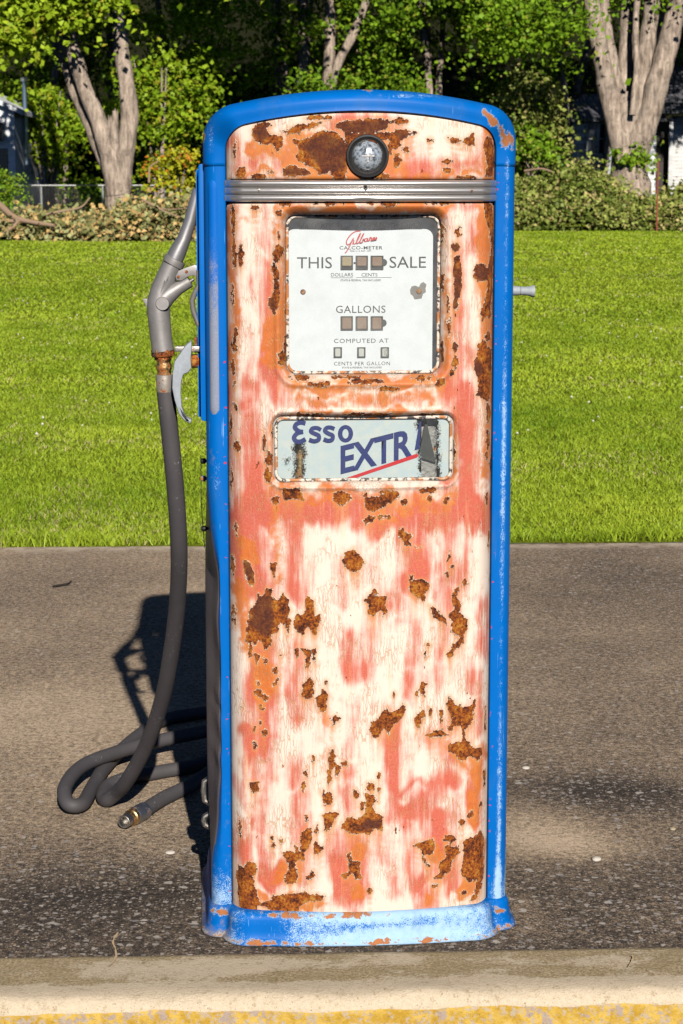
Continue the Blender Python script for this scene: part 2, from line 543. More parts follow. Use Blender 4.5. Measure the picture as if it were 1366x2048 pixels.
def make_slab():
    us = np.concatenate([np.linspace(-40, -2.6, 12), np.arange(-2.5, 2.501, 0.025), np.linspace(2.6, 40, 12)])
    vs = np.concatenate([np.arange(0.0, 4.27, 0.025), [4.275]])
    U, V = np.meshgrid(us, vs)
    X, Y = site(U, V)
    far = sstep(3.9, 4.27, V)
    nz = np.array([mnoise.noise(Vector((float(a) * 2.2, float(b) * 2.2, 0.3))) for a, b in zip(U.ravel(), V.ravel())]).reshape(U.shape)
    # broken edge against the grass
    Y = Y + far * nz * 0.02
    Z = nz * 0.0015 * sstep(0, 0.1, V)
    def blob(px, py, rx, ry):
        return np.exp(-(((X - px) / rx) ** 2 + ((Y - py) / ry) ** 2))
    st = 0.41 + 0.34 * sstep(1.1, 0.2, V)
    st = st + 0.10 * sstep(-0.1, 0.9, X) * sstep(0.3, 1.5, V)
    a, b = (0.6976, 4.5444), (0.5201, 4.6035)
    st = st + 0.36 * blob(*a, 0.22, 0.14) + 0.26 * blob(*b, 0.2, 0.13)  # soft shadow band right of the pump, painted in as darker concrete
    a = (0.4962, 4.1845); st = st - 0.42 * blob(*a, 0.16, 0.11)
    a = (0.4099, 4.2866); st = st - 0.26 * blob(*a, 0.12, 0.16)
    a = (0.3431, 3.7633); st = st - 0.22 * blob(*a, 0.06, 0.1)
    a = (-0.3751, 4.1845); st = st - 0.22 * blob(*a, 0.16, 0.2)
    a = (-0.7565, 5.1596); st = st - 0.22 * blob(*a, 0.5, 0.55)
    a = (-0.5524, 3.8466); st = st + 0.16 * blob(*a, 0.3, 0.15)
    a = (-1.0762, 6.9430); st = st + 0.16 * blob(*a, 0.35, 0.35)
    a = (0.9916, 7.0320); st = st + 0.16 * blob(*a, 0.6, 0.5)
    st = st - 0.10 * blob(0, 6.9, 1.2, 0.5)
    st = st + 0.05 * nz
    pale = 0.9 * sstep(4.10, 4.24, V)
    ny, nx = U.shape
    idx = np.arange(nx * ny).reshape(ny, nx)
    F = np.stack([idx[:-1, :-1], idx[:-1, 1:], idx[1:, 1:], idx[1:, :-1]], -1).reshape(-1, 4)
    me = np_mesh('forecourt_slab', np.stack([X, Y, Z], -1).reshape(-1, 3), F)
    attr(me, 'stain_or_shade', st.ravel())  # stains together with the painted shadow band
    attr(me, 'pale', pale.ravel())
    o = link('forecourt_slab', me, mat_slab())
    o['kind'] = 'structure'
make_slab()

def mat_kerb():
    t = NT('worn_painted_kerb_concrete')
    n_l = t.noise(6.5, 6, 0.68, st=(0.5, 1, 1))
    n_m = t.noise(38, 4, 0.65)
    n_f = t.noise(170, 4, 0.8)
    c = t.mix(t.rng(n_f, 0.3, 0.7, 0, 1, False), (0.13, 0.095, 0.045), (0.62, 0.50, 0.32))
    c = t.mix(t.rng(n_m, 0.4, 0.7, 0, 0.5), c, (0.24, 0.19, 0.09))
    wv = t.math('ADD', t.att('white'), t.math('MULTIPLY', t.math('SUBTRACT', n_l, 0.5), 3.0))
    wv = t.math('ADD', wv, t.math('MULTIPLY', t.math('SUBTRACT', n_m, 0.5), 0.7))
    wv = t.math('ADD', wv, t.math('MULTIPLY', t.math('SUBTRACT', n_f, 0.5), 0.6))
    w = t.rng(wv, 0.42, 0.72)
    c = t.mix(w, c, t.mix(n_f, (0.44, 0.35, 0.235), (0.66, 0.575, 0.44)))
    c = t.mix(t.rng(t.noise(75, 5, 0.8), 0.52, 0.66, 0, 0.6), c, (0.26, 0.19, 0.10))
    c = t.mix(t.rng(t.noise(300, 3, 0.8), 0.60, 0.68, 0, 0.7), c, (0.10, 0.075, 0.045))
    yv = t.math('ADD', t.att('yellow'), t.math('MULTIPLY', t.math('SUBTRACT', n_m, 0.5), 0.35))
    yel = t.mix(t.rng(n_m, 0.35, 0.65), (0.40, 0.24, 0.025), (0.56, 0.38, 0.08))
    yel = t.mix(t.rng(t.noise(90, 4, 0.7), 0.5, 0.62, 0, 0.9), yel, t.mix(n_f, (0.28, 0.23, 0.20), (0.54, 0.45, 0.33)))
    yel = t.mix(t.rng(t.noise(24, 4, 0.7), 0.56, 0.62, 0, 0.85), yel, (0.33, 0.27, 0.25))
    yel = t.mix(t.rng(n_f, 0.6, 0.7, 0, 0.7), yel, (0.12, 0.07, 0.02))
    c = t.mix(t.rng(yv, 0.45, 0.55), c, yel)
    pit = t.rng(t.noise(150, 3, 0.7), 0.35, 0.5)
    h = t.math('ADD', t.math('MULTIPLY', n_f, 0.5), t.math('MULTIPLY', pit, 0.5))
    return t.pbr(c, 0.85, 0, t.bump(h, 0.0014, 0.8), spec=0.25)

def make_kerb():
    us = np.concatenate([np.linspace(-40, -1.6, 10), np.arange(-1.5, 1.501, 0.012), np.linspace(1.6, 40, 10)])
    prof = [(-0.001, -0.06), (-0.001, 0.003), (-0.006, 0.0065)] + [(-v, 0.0065) for v in np.arange(0.016, 0.172, 0.012)]
    for k in range(1, 8):
        a = k / 7 * math.pi / 2
        prof.append((-0.176 - 0.032 * math.sin(a), 0.0065 - 0.032 + 0.032 * math.cos(a)))
    prof += [(-0.2085, -0.035), (-0.21, -0.05), (-0.212, -0.07), (-0.215, -0.1), (-0.22, -0.16)]
    pv = np.array([p[0] for p in prof]); pz = np.array([p[1] for p in prof])
    U, Vv = np.meshgrid(us, pv)
    Zz = np.repeat(pz[:, None], len(us), 1)
    nz = np.array([mnoise.fractal(Vector((float(a) * 7, float(b) * 7, float(c) * 7)), 1.0, 2.0, 4) for a, b, c in zip(U.ravel(), Vv.ravel(), Zz.ravel())]).reshape(U.shape)
    rim = np.exp(-((Vv + 0.195) / 0.03) ** 2)
    Zz = Zz + nz * (0.0012 + 0.005 * rim)
    Vw = Vv + nz * 0.004 * rim
    # the front edge wanders and is knocked down in one place
    Vw = Vw - 0.012 * np.exp(-((U + 0.02) / 0.07) ** 2) * (pz[:, None] > -0.08) * sstep(-0.12, -0.2, Vv)
    X, Y = site(U, Vw)
    white = 0.40 + 0.75 * sstep(-0.115, -0.165, Vv) + 0.5 * np.exp(-(((U + 0.2) / 0.22) ** 2 + ((Vv + 0.055) / 0.03) ** 2)) - 0.25 * np.exp(-(((U + 0.05) / 0.2) ** 2 + ((Vv + 0.1) / 0.03) ** 2))
    white = white + 0.3 * np.exp(-(((U + 0.52) / 0.1) ** 2 + ((Vv + 0.09) / 0.02) ** 2))
    yellow = sstep(-0.005, -0.03, Zz + 0.006 * nz) * 1.0
    idx = np.arange(U.size).reshape(U.shape)
    F = np.stack([idx[:-1, :-1], idx[1:, :-1], idx[1:, 1:], idx[:-1, 1:]], -1).reshape(-1, 4)
    me = np_mesh('kerb', np.stack([X, Y, Zz], -1).reshape(-1, 3), F)
    attr(me, 'white', white.ravel()); attr(me, 'yellow', yellow.ravel())
    o = link('kerb', me, mat_kerb())
    o['kind'] = 'structure'
make_kerb()

# road below the kerb on the viewer's side
rd = MB()
p = [site(-40, -0.19), site(40, -0.19), site(900, -900), site(-900, -900)]
rd.add([(x, y, -0.15) for x, y in p], [(0, 3, 2, 1)])
o = rd.build('road', mat_plain('grey_asphalt', (0.09, 0.085, 0.08), 0.9, 0.6, 300, 0.002), smooth=False, normals=False)
o['kind'] = 'structure'

# lawn sheet out to the horizon, a hand's breadth of soil below the blades
def mat_soil():
    t = NT('turf_soil')
    n = t.noise(1.3, 4, 0.6)
    f = t.noise(60, 3, 0.7)
    c = t.mix(n, (0.15, 0.20, 0.010), (0.25, 0.29, 0.02))
    c = t.mix(t.rng(f, 0.45, 0.7), c, (0.09, 0.13, 0.008))
    return t.pbr(c, 0.95, 0, t.bump(f, 0.02, 1.0), spec=0.1)
def lawn_z(x, y):
    return 0.012 * np.sin(x * 0.7 + 1.0) * np.sin(y * 0.31) + 0.05 * np.sin(y * 0.13 + x * 0.05 + 2.2) * sstep(14, 30, y)
us = np.concatenate([[-700, -300, -120, -60], np.arange(-30, 30.1, 1.0), [60, 120, 300, 700]])
vs = np.concatenate([[4.262], np.arange(4.5, 80, 1.0), [90, 120, 200, 500, 1500]])
U, V = np.meshgrid(us, vs)
X, Y = site(U, V)
idx = np.arange(U.size).reshape(U.shape)
me = np_mesh('lawn', np.stack([X, Y, lawn_z(X, Y) - 0.004], -1).reshape(-1, 3), np.stack([idx[:-1, :-1], idx[:-1, 1:], idx[1:, 1:], idx[1:, :-1]], -1).reshape(-1, 4))
o = link('lawn', me, mat_soil())
o['kind'] = 'structure'

def make_grass():
    Vs, Fs, T, W = [], [], [], []
    base = 0
    bands = [(4.275, 4.40, 7000, 0.050, 0.0026), (4.40, 6, 8000, 0.021, 0.0026), (6, 10, 4600, 0.021, 0.0034), (10, 18, 1500, 0.023, 0.0058), (18, 32, 420, 0.026, 0.010), (32, 66, 110, 0.03, 0.02)]
    wide = [(v0, v1, d * 0.22, h, w * 2.2, True) for v0, v1, d, h, w in bands]
    for v0, v1, dens, hgt, wid, outer in [(*b, False) for b in bands] + wide:
        half0, half1 = (v0 + 3.6) * 0.19 + 0.6, (v1 + 3.6) * 0.19 + 0.6
        n = int((half0 + half1) * (v1 - v0) * dens * (1.7 if outer else 1.0))
        v = v0 + (v1 - v0) * rng.random(n)
        half = (v + 3.6) * 0.19 + 0.6
        if outer:                       # thinner turf either side of the middle
            sgn = np.where(rng.random(n) < 0.5, -1, 1)
            u = sgn * half * (1 + 1.7 * rng.random(n)) + v * 0.042
        else:
            u = (rng.random(n) * 2 - 1) * half + v * 0.042
        x, y = site(u, v)
        pat = np.clip(0.5 + 0.75 * (vnoise(x * 0.9, y * 0.55, 1) * 0.6 + vnoise(x * 2.3, y * 1.4, 2) * 0.4), 0, 1)
        pat2 = np.clip(0.5 + 0.7 * (vnoise(x * 7, y * 5, 3) * 0.6 + vnoise(x * 17, y * 12, 4) * 0.4), 0, 1)
        dry = np.clip(vnoise(x * 1.6, y * 1.1, 5) * 0.7 + vnoise(x * 5, y * 4, 6) * 0.5, 0, 1)
        edge = 0.5 + 0.5 * np.sin(u * 3.1 + 1.2) * np.sin(u * 7.7)
        h = hgt * (0.45 + 0.55 * rng.random(n) + 0.5 * pat2 * rng.random(n)) * np.where(v < 4.45, 0.5 + 0.8 * edge, 1.0)
        a = rng.random(n) * 6.283
        lean = (0.35 + 0.9 * rng.random(n)) * h
        la = rng.random(n) * 6.283
        w = wid * (0.6 + 0.7 * rng.random(n))
        z = lawn_z(x, y) - 0.003
        dx, dy = np.cos(a) * w, np.sin(a) * w
        lx, ly = np.cos(la) * lean, np.sin(la) * lean
        b0 = np.stack([x - dx, y - dy, z], -1); b1 = np.stack([x + dx, y + dy, z], -1)
        m0 = np.stack([x - dx * .7 + lx * .35, y - dy * .7 + ly * .35, z + h * .6], -1)
        m1 = np.stack([x + dx * .7 + lx * .35, y + dy * .7 + ly * .35, z + h * .6], -1)
        tp = np.stack([x + lx, y + ly, z + h], -1)
        Vs.append(np.stack([b0, b1, m1, m0, tp], 1).reshape(-1, 3))
        i = base + np.arange(n) * 5
        Fs.append(np.concatenate([np.stack([i, i + 1, i + 2], -1), np.stack([i, i + 2, i + 3], -1), np.stack([i + 3, i + 2, i + 4], -1)]))
        base += n * 5
        tt = np.clip(0.08 + 0.50 * pat + 0.28 * pat2 + 0.42 * (rng.random(n) - 0.4), 0, 1)
        T.append(np.repeat(tt, 5)); W.append(np.repeat(np.clip(rng.random(n) * (0.88 + 0.24 * dry), 0, 1), 5))
    me = np_mesh('grass', np.concatenate(Vs), np.concatenate(Fs))
    attr(me, 'tint', np.concatenate(T)); attr(me, 'warm', np.concatenate(W))
    o = link('grass', me, mat_foliage('lawn_grass', (0.14, 0.27, 0.008), (0.52, 0.66, 0.05), 0.35, (0.62, 0.54, 0.25), wfrac=0.86), smooth=False)
    o['kind'] = 'stuff'
    tag(o, 'short sunlit mown grass growing behind the concrete slab', 'grass')
    print('grass blades', base // 5)
make_grass()

# clover heads scattered in the turf
def clover():
    n = 700
    v = 6.5 + 30 * rng.random(n)
    u = (rng.random(n) * 2 - 1) * ((v + 3.6) * 0.19 + 0.4) + v * 0.042
    keep = np.sin(u * 2.1 + 1) * np.sin(v * 1.3) + 0.6 * rng.random(n) > 0.35
    x, y = site(u[keep], v[keep])
    mb = MB()
    for a, b in zip(x, y):
        r = 0.005 + 0.004 * random.random()
        z = float(lawn_z(a, b)) + 0.03 + 0.015 * random.random()
        mb.add([(a - r, b, z), (a, b - r, z), (a + r, b, z), (a, b + r, z), (a, b, z + r * 1.3), (a, b, z - r)], [(0, 1, 4), (1, 2, 4), (2, 3, 4), (3, 0, 4), (1, 0, 5), (2, 1, 5), (3, 2, 5), (0, 3, 5)])
    o = mb.build('clover_flowers', mat_plain('white_clover', (0.75, 0.72, 0.6), 0.8, 0.2), None, True, normals=False)
    o['kind'] = 'stuff'
    tag(o, 'tiny white clover heads scattered over the lawn', 'flowers')
clover()

# cracks filled with pale grit, twig and loose stones on the slab
slab = bpy.data.objects['forecourt_slab']
grit = mat_plain('pale_crack_grit', (0.62, 0.46, 0.28), 0.9, 0.5, 200, 0.001)
for pts, w in (([(-0.4187, 3.6625), (-0.4230, 3.6165), (-0.4140, 3.5765), (-0.4069, 3.5277)], 0.008), ([(0.5235, 3.5277), (0.5258, 3.5181), (0.5189, 3.4943), (0.5103, 3.4707)], 0.006), ([(-0.4069, 3.5277), (-0.4083, 3.4990), (-0.4146, 3.4754)], 0.007)):
    P_ = spline([(a, b, 0) for a, b in pts], 6)
    mb = MB(); v, f = [], []
    for i, q in enumerate(P_):
        t_ = (P_[min(i + 1, len(P_) - 1)] - P_[max(i - 1, 0)]).normalized()
        k = Vector((-t_.y, t_.x, 0)) * w * (0.25 + 0.75 * random.random()) * (1 - 0.6 * i / len(P_)) / 2
        hz = 0.0035 if q.y > 3.55 + 0.045 * q.x else 0.0115
        v += [(q.x + k.x, q.y + k.y, hz), (q.x - k.x, q.y - k.y, hz)]
    for i in range(len(P_) - 1):
        f.append((2 * i, 2 * i + 1, 2 * i + 3, 2 * i + 2))
    mb.add(v, f).build('filled_crack', grit, slab, False)
a, b, c = (-1.0017, 6.9784), (-0.9560, 7.0141), (-0.9503, 7.0774)
tw = MB().tube([(0, 0, 0.006), (b[0] - a[0], b[1] - a[1], 0.008), (c[0] - a[0], c[1] - a[1], 0.006)], [0.0035, 0.003, 0.002], 7).build('twig', mat_plain('dark_twig', (0.03, 0.025, 0.02), 0.9), None)
tw.location = (a[0], a[1], 0)
tag(tw, 'thin dark twig lying on the slab left of the hose', 'twig')
def pebble(p, r, label, mat):
    me_ = bpy.data.meshes.new('pebble')
    bm_ = bmesh.new()
    bmesh.ops.create_icosphere(bm_, subdivisions=2, radius=r)
    for v_ in bm_.verts:
        v_.co *= 1 + 0.35 * mnoise.noise(v_.co * 60 + Vector((p[0] * 50, 0, 0)))
        v_.co.z *= 0.45
    bm_.to_mesh(me_); bm_.free()
    o_ = link('pebble', me_, mat, None)
    o_.location = (p[0], p[1], r * 0.36)
    tag(o_, label, 'pebble', 'loose stones on the slab')
pw = mat_plain('pale_stone', (0.60, 0.55, 0.48), 0.9, 0.4, 120, 0.001)
pt = mat_plain('tan_stone', (0.42, 0.36, 0.24), 0.9, 0.4, 120, 0.001)
pebble((-0.3583, 4.1222), 0.010, 'white pebble on the slab just below the loose hose end', pw)
pebble((0.4429, 4.7557), 0.009, 'pale pebble on the dark patch right of the pump', pw)
pebble((0.5295, 4.0838), 0.010, 'grey-white pebble on the slab right of the plinth', pw)
pebble((0.7208, 4.2866), 0.008, 'small tan pebble on the slab at the right edge', pt)
pebble((-0.4511, 5.0336), 0.012, 'white stone on the slab inside the hose loop', pw)

# ------------------------------------------------------------------ fuel pump
YAW = R(3.8)
pump = empty('fuel_pump', (0.040, 3.598, 0), YAW)
tag(pump, 'rusty vintage fuel pump with flaking red and white front and blue casing on the kerb', 'fuel pump')

PB, PW = 0.024, 0.2385              # depth of the panel's middle, half width
def prof(x):
    """plan curve of the bulging front"""
    a = np.abs(x)
    return PB + 0.025 * (a / 0.205) ** 2 + 0.024 * (np.maximum(0, a - 0.212) / 0.0265) ** 2

RUST = [
    [(-144, 849), (-114, 851), (-111, 842), (-105, 835), (-106, 829), (-128, 831), (-139, 829), (-143, 839)],
    [(-151, 828), (-151, 823), (-154, 821), (-158, 823), (-161, 825), (-160, 831), (-157, 833), (-154, 837), (-150, 834)],
    [(-52, 844), (-32, 844), (-18, 833), (-26, 827), (-38, 820), (-48, 820), (-54, 829)],
    [(-38, 720), (-30, 735), (-17, 742), (-10, 733), (2, 715), (-7, 702), (-18, 695), (-30, 705)],
    [(-214, 716), (-200, 712), (-195, 686), (-196, 670), (-205, 676), (-212, 695)],
    [(-229, 785), (-223, 777), (-225, 759), (-231, 774)],
    [(-165, 712), (-156, 713), (-158, 699), (-160, 688), (-164, 701)],
    [(-188, 659), (-181, 652), (-176, 661), (-173, 669), (-166, 666), (-164, 649), (-152, 644), (-143, 657), (-138, 651), (-129, 626), (-135, 618), (-136, 605), (-149, 604), (-154, 588), (-167, 581), (-166, 562), (-178, 554), (-185, 571), (-193, 561), (-199, 565), (-201, 535), (-204, 535), (-205, 561), (-212, 567), (-209, 590), (-205, 607), (-201, 630), (-192, 640)],
    [(-140, 614), (-128, 608), (-131, 593), (-136, 580), (-139, 595)],
    [(-106, 639), (-98, 652), (-91, 644), (-86, 630), (-88, 615), (-77, 621), (-76, 608), (-83, 590), (-86, 580), (-93, 590), (-102, 599), (-108, 582), (-116, 586), (-126, 602), (-117, 621), (-108, 619), (-100, 628)],
    [(1, 838), (8, 840), (11, 833), (31, 834), (38, 841), (22, 845), (64, 845), (65, 830), (51, 825), (35, 815), (17, 809), (6, 814), (5, 827)],
    [(69, 828), (78, 831), (88, 823), (80, 819), (72, 821)],
    [(101, 847), (135, 849), (131, 842), (105, 839)],
    [(112, 832), (123, 835), (123, 825)],
    [(146, 821), (155, 833), (162, 822), (152, 820)],
    [(0, 791), (15, 801), (22, 796), (11, 789), (6, 784)],
    [(28, 794), (31, 804), (44, 801), (50, 796), (38, 796)],
    [(66, 775), (72, 776), (78, 766), (87, 767), (90, 759), (84, 755), (87, 744), (78, 744), (73, 755), (67, 760)],
    [(87, 745), (99, 741), (108, 742), (100, 738)],
    [(85, 689), (91, 690), (89, 679), (102, 681), (113, 680), (120, 671), (119, 662), (114, 655), (112, 643), (104, 649), (97, 651), (88, 657), (84, 668)],
    [(120, 634), (132, 630), (142, 616), (150, 609), (154, 597), (145, 604), (129, 608)],
    [(154, 716), (159, 731), (161, 720), (153, 712)],
    [(168, 702), (167, 700), (165, 700), (162, 700), (161, 701), (161, 703), (163, 704), (165, 705), (167, 704)],
    [(157, 689), (157, 687), (155, 685), (154, 686), (153, 688), (152, 691), (154, 693), (155, 694), (157, 692)],
    [(165, 655), (177, 666), (174, 645), (180, 631), (177, 617), (183, 610), (193, 602), (193, 584), (184, 573), (163, 583), (165, 599), (157, 615), (168, 622), (167, 641)],
    [(182, 672), (188, 678), (192, 670), (183, 667)],
    [(184, 579), (186, 563), (181, 556), (170, 548), (167, 537), (158, 531), (156, 541), (165, 557), (178, 563)],
    [(3, 646), (11, 656), (19, 665), (28, 658), (22, 653), (33, 649), (43, 652), (40, 637), (44, 623), (38, 618), (33, 629), (24, 623), (19, 613), (9, 623), (12, 633)],
    [(-194, 545), (-185, 543), (-186, 533), (-191, 525), (-195, 535)],
    [(-181, 538), (-173, 533), (-177, 528)],
    [(-152, 547), (-143, 546), (-149, 537)],
    [(-160, 522), (-155, 523), (-154, 509), (-162, 510)],
    [(-191, 496), (-184, 492), (-187, 484), (-193, 486)],
    [(-190, 481), (-180, 472), (-171, 464), (-175, 458), (-188, 465), (-195, 474)],
    [(-159, 493), (-150, 505), (-153, 490), (-162, 485)],
    [(-178, 444), (-180, 441), (-183, 439), (-185, 439), (-187, 442), (-187, 446), (-186, 450), (-183, 450), (-181, 448)],
    [(-182, 416), (-183, 412), (-185, 412), (-187, 411), (-188, 414), (-188, 418), (-187, 420), (-185, 421), (-183, 419)],
    [(-192, 406), (-194, 403), (-195, 401), (-197, 400), (-198, 404), (-198, 408), (-197, 411), (-195, 410), (-193, 410)],
    [(-173, 399), (-173, 395), (-177, 394), (-181, 392), (-183, 397), (-183, 401), (-181, 404), (-177, 405), (-174, 403)],
    [(-192, 374), (-194, 369), (-196, 365), (-198, 367), (-199, 372), (-199, 376), (-198, 380), (-196, 380), (-194, 379)],
    [(-217, 444), (-217, 442), (-218, 441), (-220, 441), (-220, 443), (-220, 445), (-219, 447), (-218, 448), (-217, 447)],
    [(-110, 557), (-95, 555), (-94, 545), (-97, 521), (-103, 521), (-103, 543)],
    [(-91, 554), (-84, 560), (-87, 541), (-83, 525), (-90, 538)],
    [(-116, 550), (-117, 545), (-118, 543), (-119, 541), (-120, 547), (-119, 553), (-119, 558), (-117, 561), (-117, 556)],
    [(-104, 494), (-98, 502), (-89, 497), (-89, 478), (-92, 465), (-103, 463), (-112, 469), (-109, 489)],
    [(-85, 466), (-77, 470), (-72, 482), (-62, 471), (-65, 460), (-67, 443), (-73, 440), (-82, 450)],
    [(-65, 493), (-65, 489), (-66, 488), (-67, 489), (-68, 491), (-68, 495), (-67, 497), (-66, 498), (-65, 497)],
    [(-58, 426), (-48, 433), (-40, 428), (-45, 421), (-54, 412)],
    [(-60, 362), (-54, 369), (-51, 354), (-54, 339), (-56, 330), (-59, 311), (-63, 299), (-64, 316), (-62, 339)],
    [(-29, 341), (-29, 338), (-33, 338), (-36, 338), (-38, 340), (-38, 342), (-37, 345), (-33, 344), (-29, 344)],
    [(-87, 350), (-88, 345), (-89, 343), (-91, 345), (-92, 347), (-91, 352), (-91, 356), (-89, 355), (-88, 354)],
    [(14, 406), (18, 416), (30, 427), (35, 436), (46, 447), (52, 437), (64, 437), (73, 452), (79, 448), (75, 431), (64, 420), (55, 413), (47, 395), (39, 406), (29, 389), (21, 391)],
    [(108, 488), (118, 488), (112, 480), (115, 463), (107, 472)],
    [(101, 471), (101, 465), (99, 464), (98, 464), (97, 468), (97, 473), (98, 478), (99, 479), (100, 475)],
    [(94, 421), (100, 430), (113, 437), (115, 427), (106, 415), (103, 404)],
    [(122, 441), (128, 442), (127, 425), (123, 428)],
    [(149, 431), (148, 428), (146, 426), (144, 426), (143, 429), (143, 433), (144, 436), (146, 436), (148, 433)],
    [(148, 417), (147, 414), (146, 413), (145, 413), (144, 416), (144, 418), (145, 420), (146, 420), (147, 419)],
    [(155, 450), (159, 462), (167, 454), (169, 443), (181, 444), (186, 438), (200, 440), (210, 452), (209, 427), (207, 413), (200, 404), (191, 396), (192, 376), (185, 377), (185, 400), (176, 408), (162, 397), (155, 402), (168, 409), (167, 420), (157, 434)],
    [(161, 369), (177, 373), (191, 378), (202, 366), (208, 359), (223, 359), (225, 347), (215, 334), (203, 347), (186, 338), (172, 351), (162, 360)],
    [(117, 391), (132, 397), (148, 400), (158, 388), (143, 387), (127, 385)],
    [(111, 543), (118, 551), (116, 538)],
    [(124, 560), (122, 558), (120, 557), (118, 557), (116, 559), (116, 562), (118, 564), (120, 564), (122, 563)],
    [(60, 469), (59, 466), (58, 464), (56, 465), (55, 467), (55, 470), (56, 473), (58, 474), (59, 471)],
    [(-206, 305), (-189, 304), (-191, 288), (-201, 284), (-205, 290)],
    [(-107, 325), (-99, 335), (-102, 317)],
    [(-111, 295), (-106, 313), (-108, 288)],
    [(-50, 339), (-40, 338), (-47, 317)],
    [(-77, 286), (-70, 291), (-69, 283), (-56, 288), (-53, 277), (-58, 265), (-69, 265), (-70, 281)],
    [(-74, 243), (-64, 247), (-45, 249), (-52, 230), (-61, 217), (-71, 215), (-69, 230)],
    [(-111, 211), (-105, 217), (-93, 220), (-93, 197), (-101, 178), (-108, 174), (-107, 156), (-115, 162), (-122, 156), (-124, 143), (-117, 129), (-122, 114), (-133, 110), (-145, 114), (-140, 129), (-133, 143), (-140, 155), (-146, 169), (-133, 176), (-124, 172), (-122, 185), (-115, 175), (-113, 189)],
    [(-92, 176), (-85, 196), (-81, 187), (-72, 182), (-78, 172), (-87, 169)],
    [(-88, 210), (-82, 227), (-81, 211), (-87, 205)],
    [(-102, 237), (-102, 233), (-103, 232), (-104, 232), (-105, 234), (-105, 238), (-104, 241), (-103, 242), (-102, 241)],
    [(-162, 199), (-163, 196), (-166, 195), (-169, 194), (-171, 197), (-171, 200), (-169, 202), (-166, 202), (-163, 201)],
    [(-160, 185), (-161, 182), (-163, 181), (-166, 181), (-168, 183), (-167, 186), (-166, 190), (-163, 189), (-161, 189)],
    [(-147, 194), (-148, 192), (-149, 190), (-150, 191), (-151, 192), (-152, 195), (-151, 197), (-149, 196), (-147, 196)],
    [(-102, 127), (-90, 138), (-88, 130), (-98, 117)],
    [(-228, 140), (-216, 139), (-209, 150), (-196, 147), (-194, 134), (-202, 121), (-197, 102), (-192, 83), (-188, 72), (-170, 79), (-159, 89), (-138, 90), (-106, 97), (-96, 91), (-70, 90), (-73, 82), (-106, 76), (-117, 67), (-120, 54), (-167, 53), (-175, 67), (-193, 66), (-193, 53), (-225, 60), (-230, 85), (-231, 114)],
    [(-39, 220), (-29, 240), (-18, 243), (-9, 235), (3, 244), (9, 272), (6, 285), (22, 284), (29, 268), (18, 267), (23, 248), (38, 243), (37, 214), (19, 217), (12, 205), (3, 211), (-12, 210), (-23, 210)],
    [(-7, 284), (-9, 279), (-12, 277), (-15, 278), (-17, 282), (-19, 288), (-16, 292), (-12, 293), (-9, 289)],
    [(3, 261), (2, 256), (0, 252), (-3, 253), (-4, 259), (-5, 264), (-3, 269), (0, 269), (2, 268)],
    [(23, 298), (23, 291), (16, 291), (11, 291), (7, 296), (7, 301), (10, 306), (16, 306), (24, 305)],
    [(33, 291), (32, 287), (30, 286), (28, 286), (27, 289), (27, 293), (28, 296), (30, 296), (32, 295)],
    [(32, 317), (31, 314), (30, 311), (28, 312), (27, 316), (27, 319), (28, 322), (30, 322), (31, 321)],
    [(-30, 170), (-21, 174), (-21, 159), (-5, 153), (-8, 134), (-3, 124), (-12, 123), (-18, 134), (-32, 121), (-38, 129), (-23, 137), (-26, 154)],
    [(18, 99), (17, 96), (15, 95), (12, 96), (10, 98), (11, 101), (12, 103), (15, 102), (17, 101)],
    [(94, 183), (112, 188), (133, 193), (133, 163), (112, 162), (109, 174)],
    [(112, 159), (122, 152), (129, 136), (117, 142)],
    [(176, 188), (170, 184), (164, 183), (157, 184), (150, 188), (153, 193), (156, 197), (164, 196), (170, 194)],
    [(157, 179), (169, 173), (182, 175), (179, 162), (169, 149), (164, 130), (150, 116), (136, 115), (127, 115), (145, 126), (142, 141), (155, 155)],
    [(139, 103), (138, 100), (135, 100), (132, 100), (130, 102), (129, 105), (132, 107), (135, 107), (138, 106)],
    [(148, 105), (148, 103), (145, 102), (141, 103), (140, 105), (138, 107), (142, 108), (145, 108), (146, 107)],
    [(189, 185), (207, 189), (216, 191), (223, 200), (229, 181), (230, 142), (230, 113), (225, 88), (218, 74), (211, 66), (205, 66), (213, 86), (218, 105), (203, 103), (188, 115), (186, 137), (190, 161)],
    [(196, 231), (208, 241), (210, 230), (200, 227)],
    [(192, 219), (191, 216), (189, 214), (184, 215), (183, 218), (183, 221), (185, 222), (188, 223), (192, 222)],
    [(197, 83), (197, 80), (192, 80), (188, 81), (185, 83), (185, 85), (188, 87), (192, 87), (196, 85)],
    [(225, 251), (224, 249), (223, 247), (222, 247), (221, 250), (221, 253), (222, 255), (223, 255), (224, 254)],
    [(-159, 1264), (-156, 1278), (-149, 1283), (-140, 1275), (-146, 1260), (-153, 1251), (-150, 1234), (-150, 1212), (-145, 1199), (-150, 1176), (-157, 1162), (-164, 1171), (-167, 1181), (-159, 1194), (-157, 1216), (-161, 1238)],
    [(-145, 1297), (-146, 1293), (-148, 1291), (-150, 1292), (-152, 1294), (-152, 1300), (-150, 1304), (-148, 1305), (-146, 1302)],
    [(-139, 1084), (-140, 1075), (-143, 1071), (-146, 1074), (-149, 1078), (-149, 1089), (-146, 1094), (-143, 1096), (-140, 1094)],
    [(-172, 932), (-173, 919), (-175, 916), (-177, 915), (-178, 926), (-178, 939), (-176, 945), (-174, 953), (-173, 944)],
    [(-163, 905), (-164, 892), (-168, 891), (-171, 891), (-175, 898), (-173, 910), (-171, 920), (-168, 920), (-164, 918)],
    [(-165, 873), (-166, 863), (-169, 859), (-173, 861), (-174, 869), (-175, 878), (-172, 887), (-169, 888), (-167, 881)],
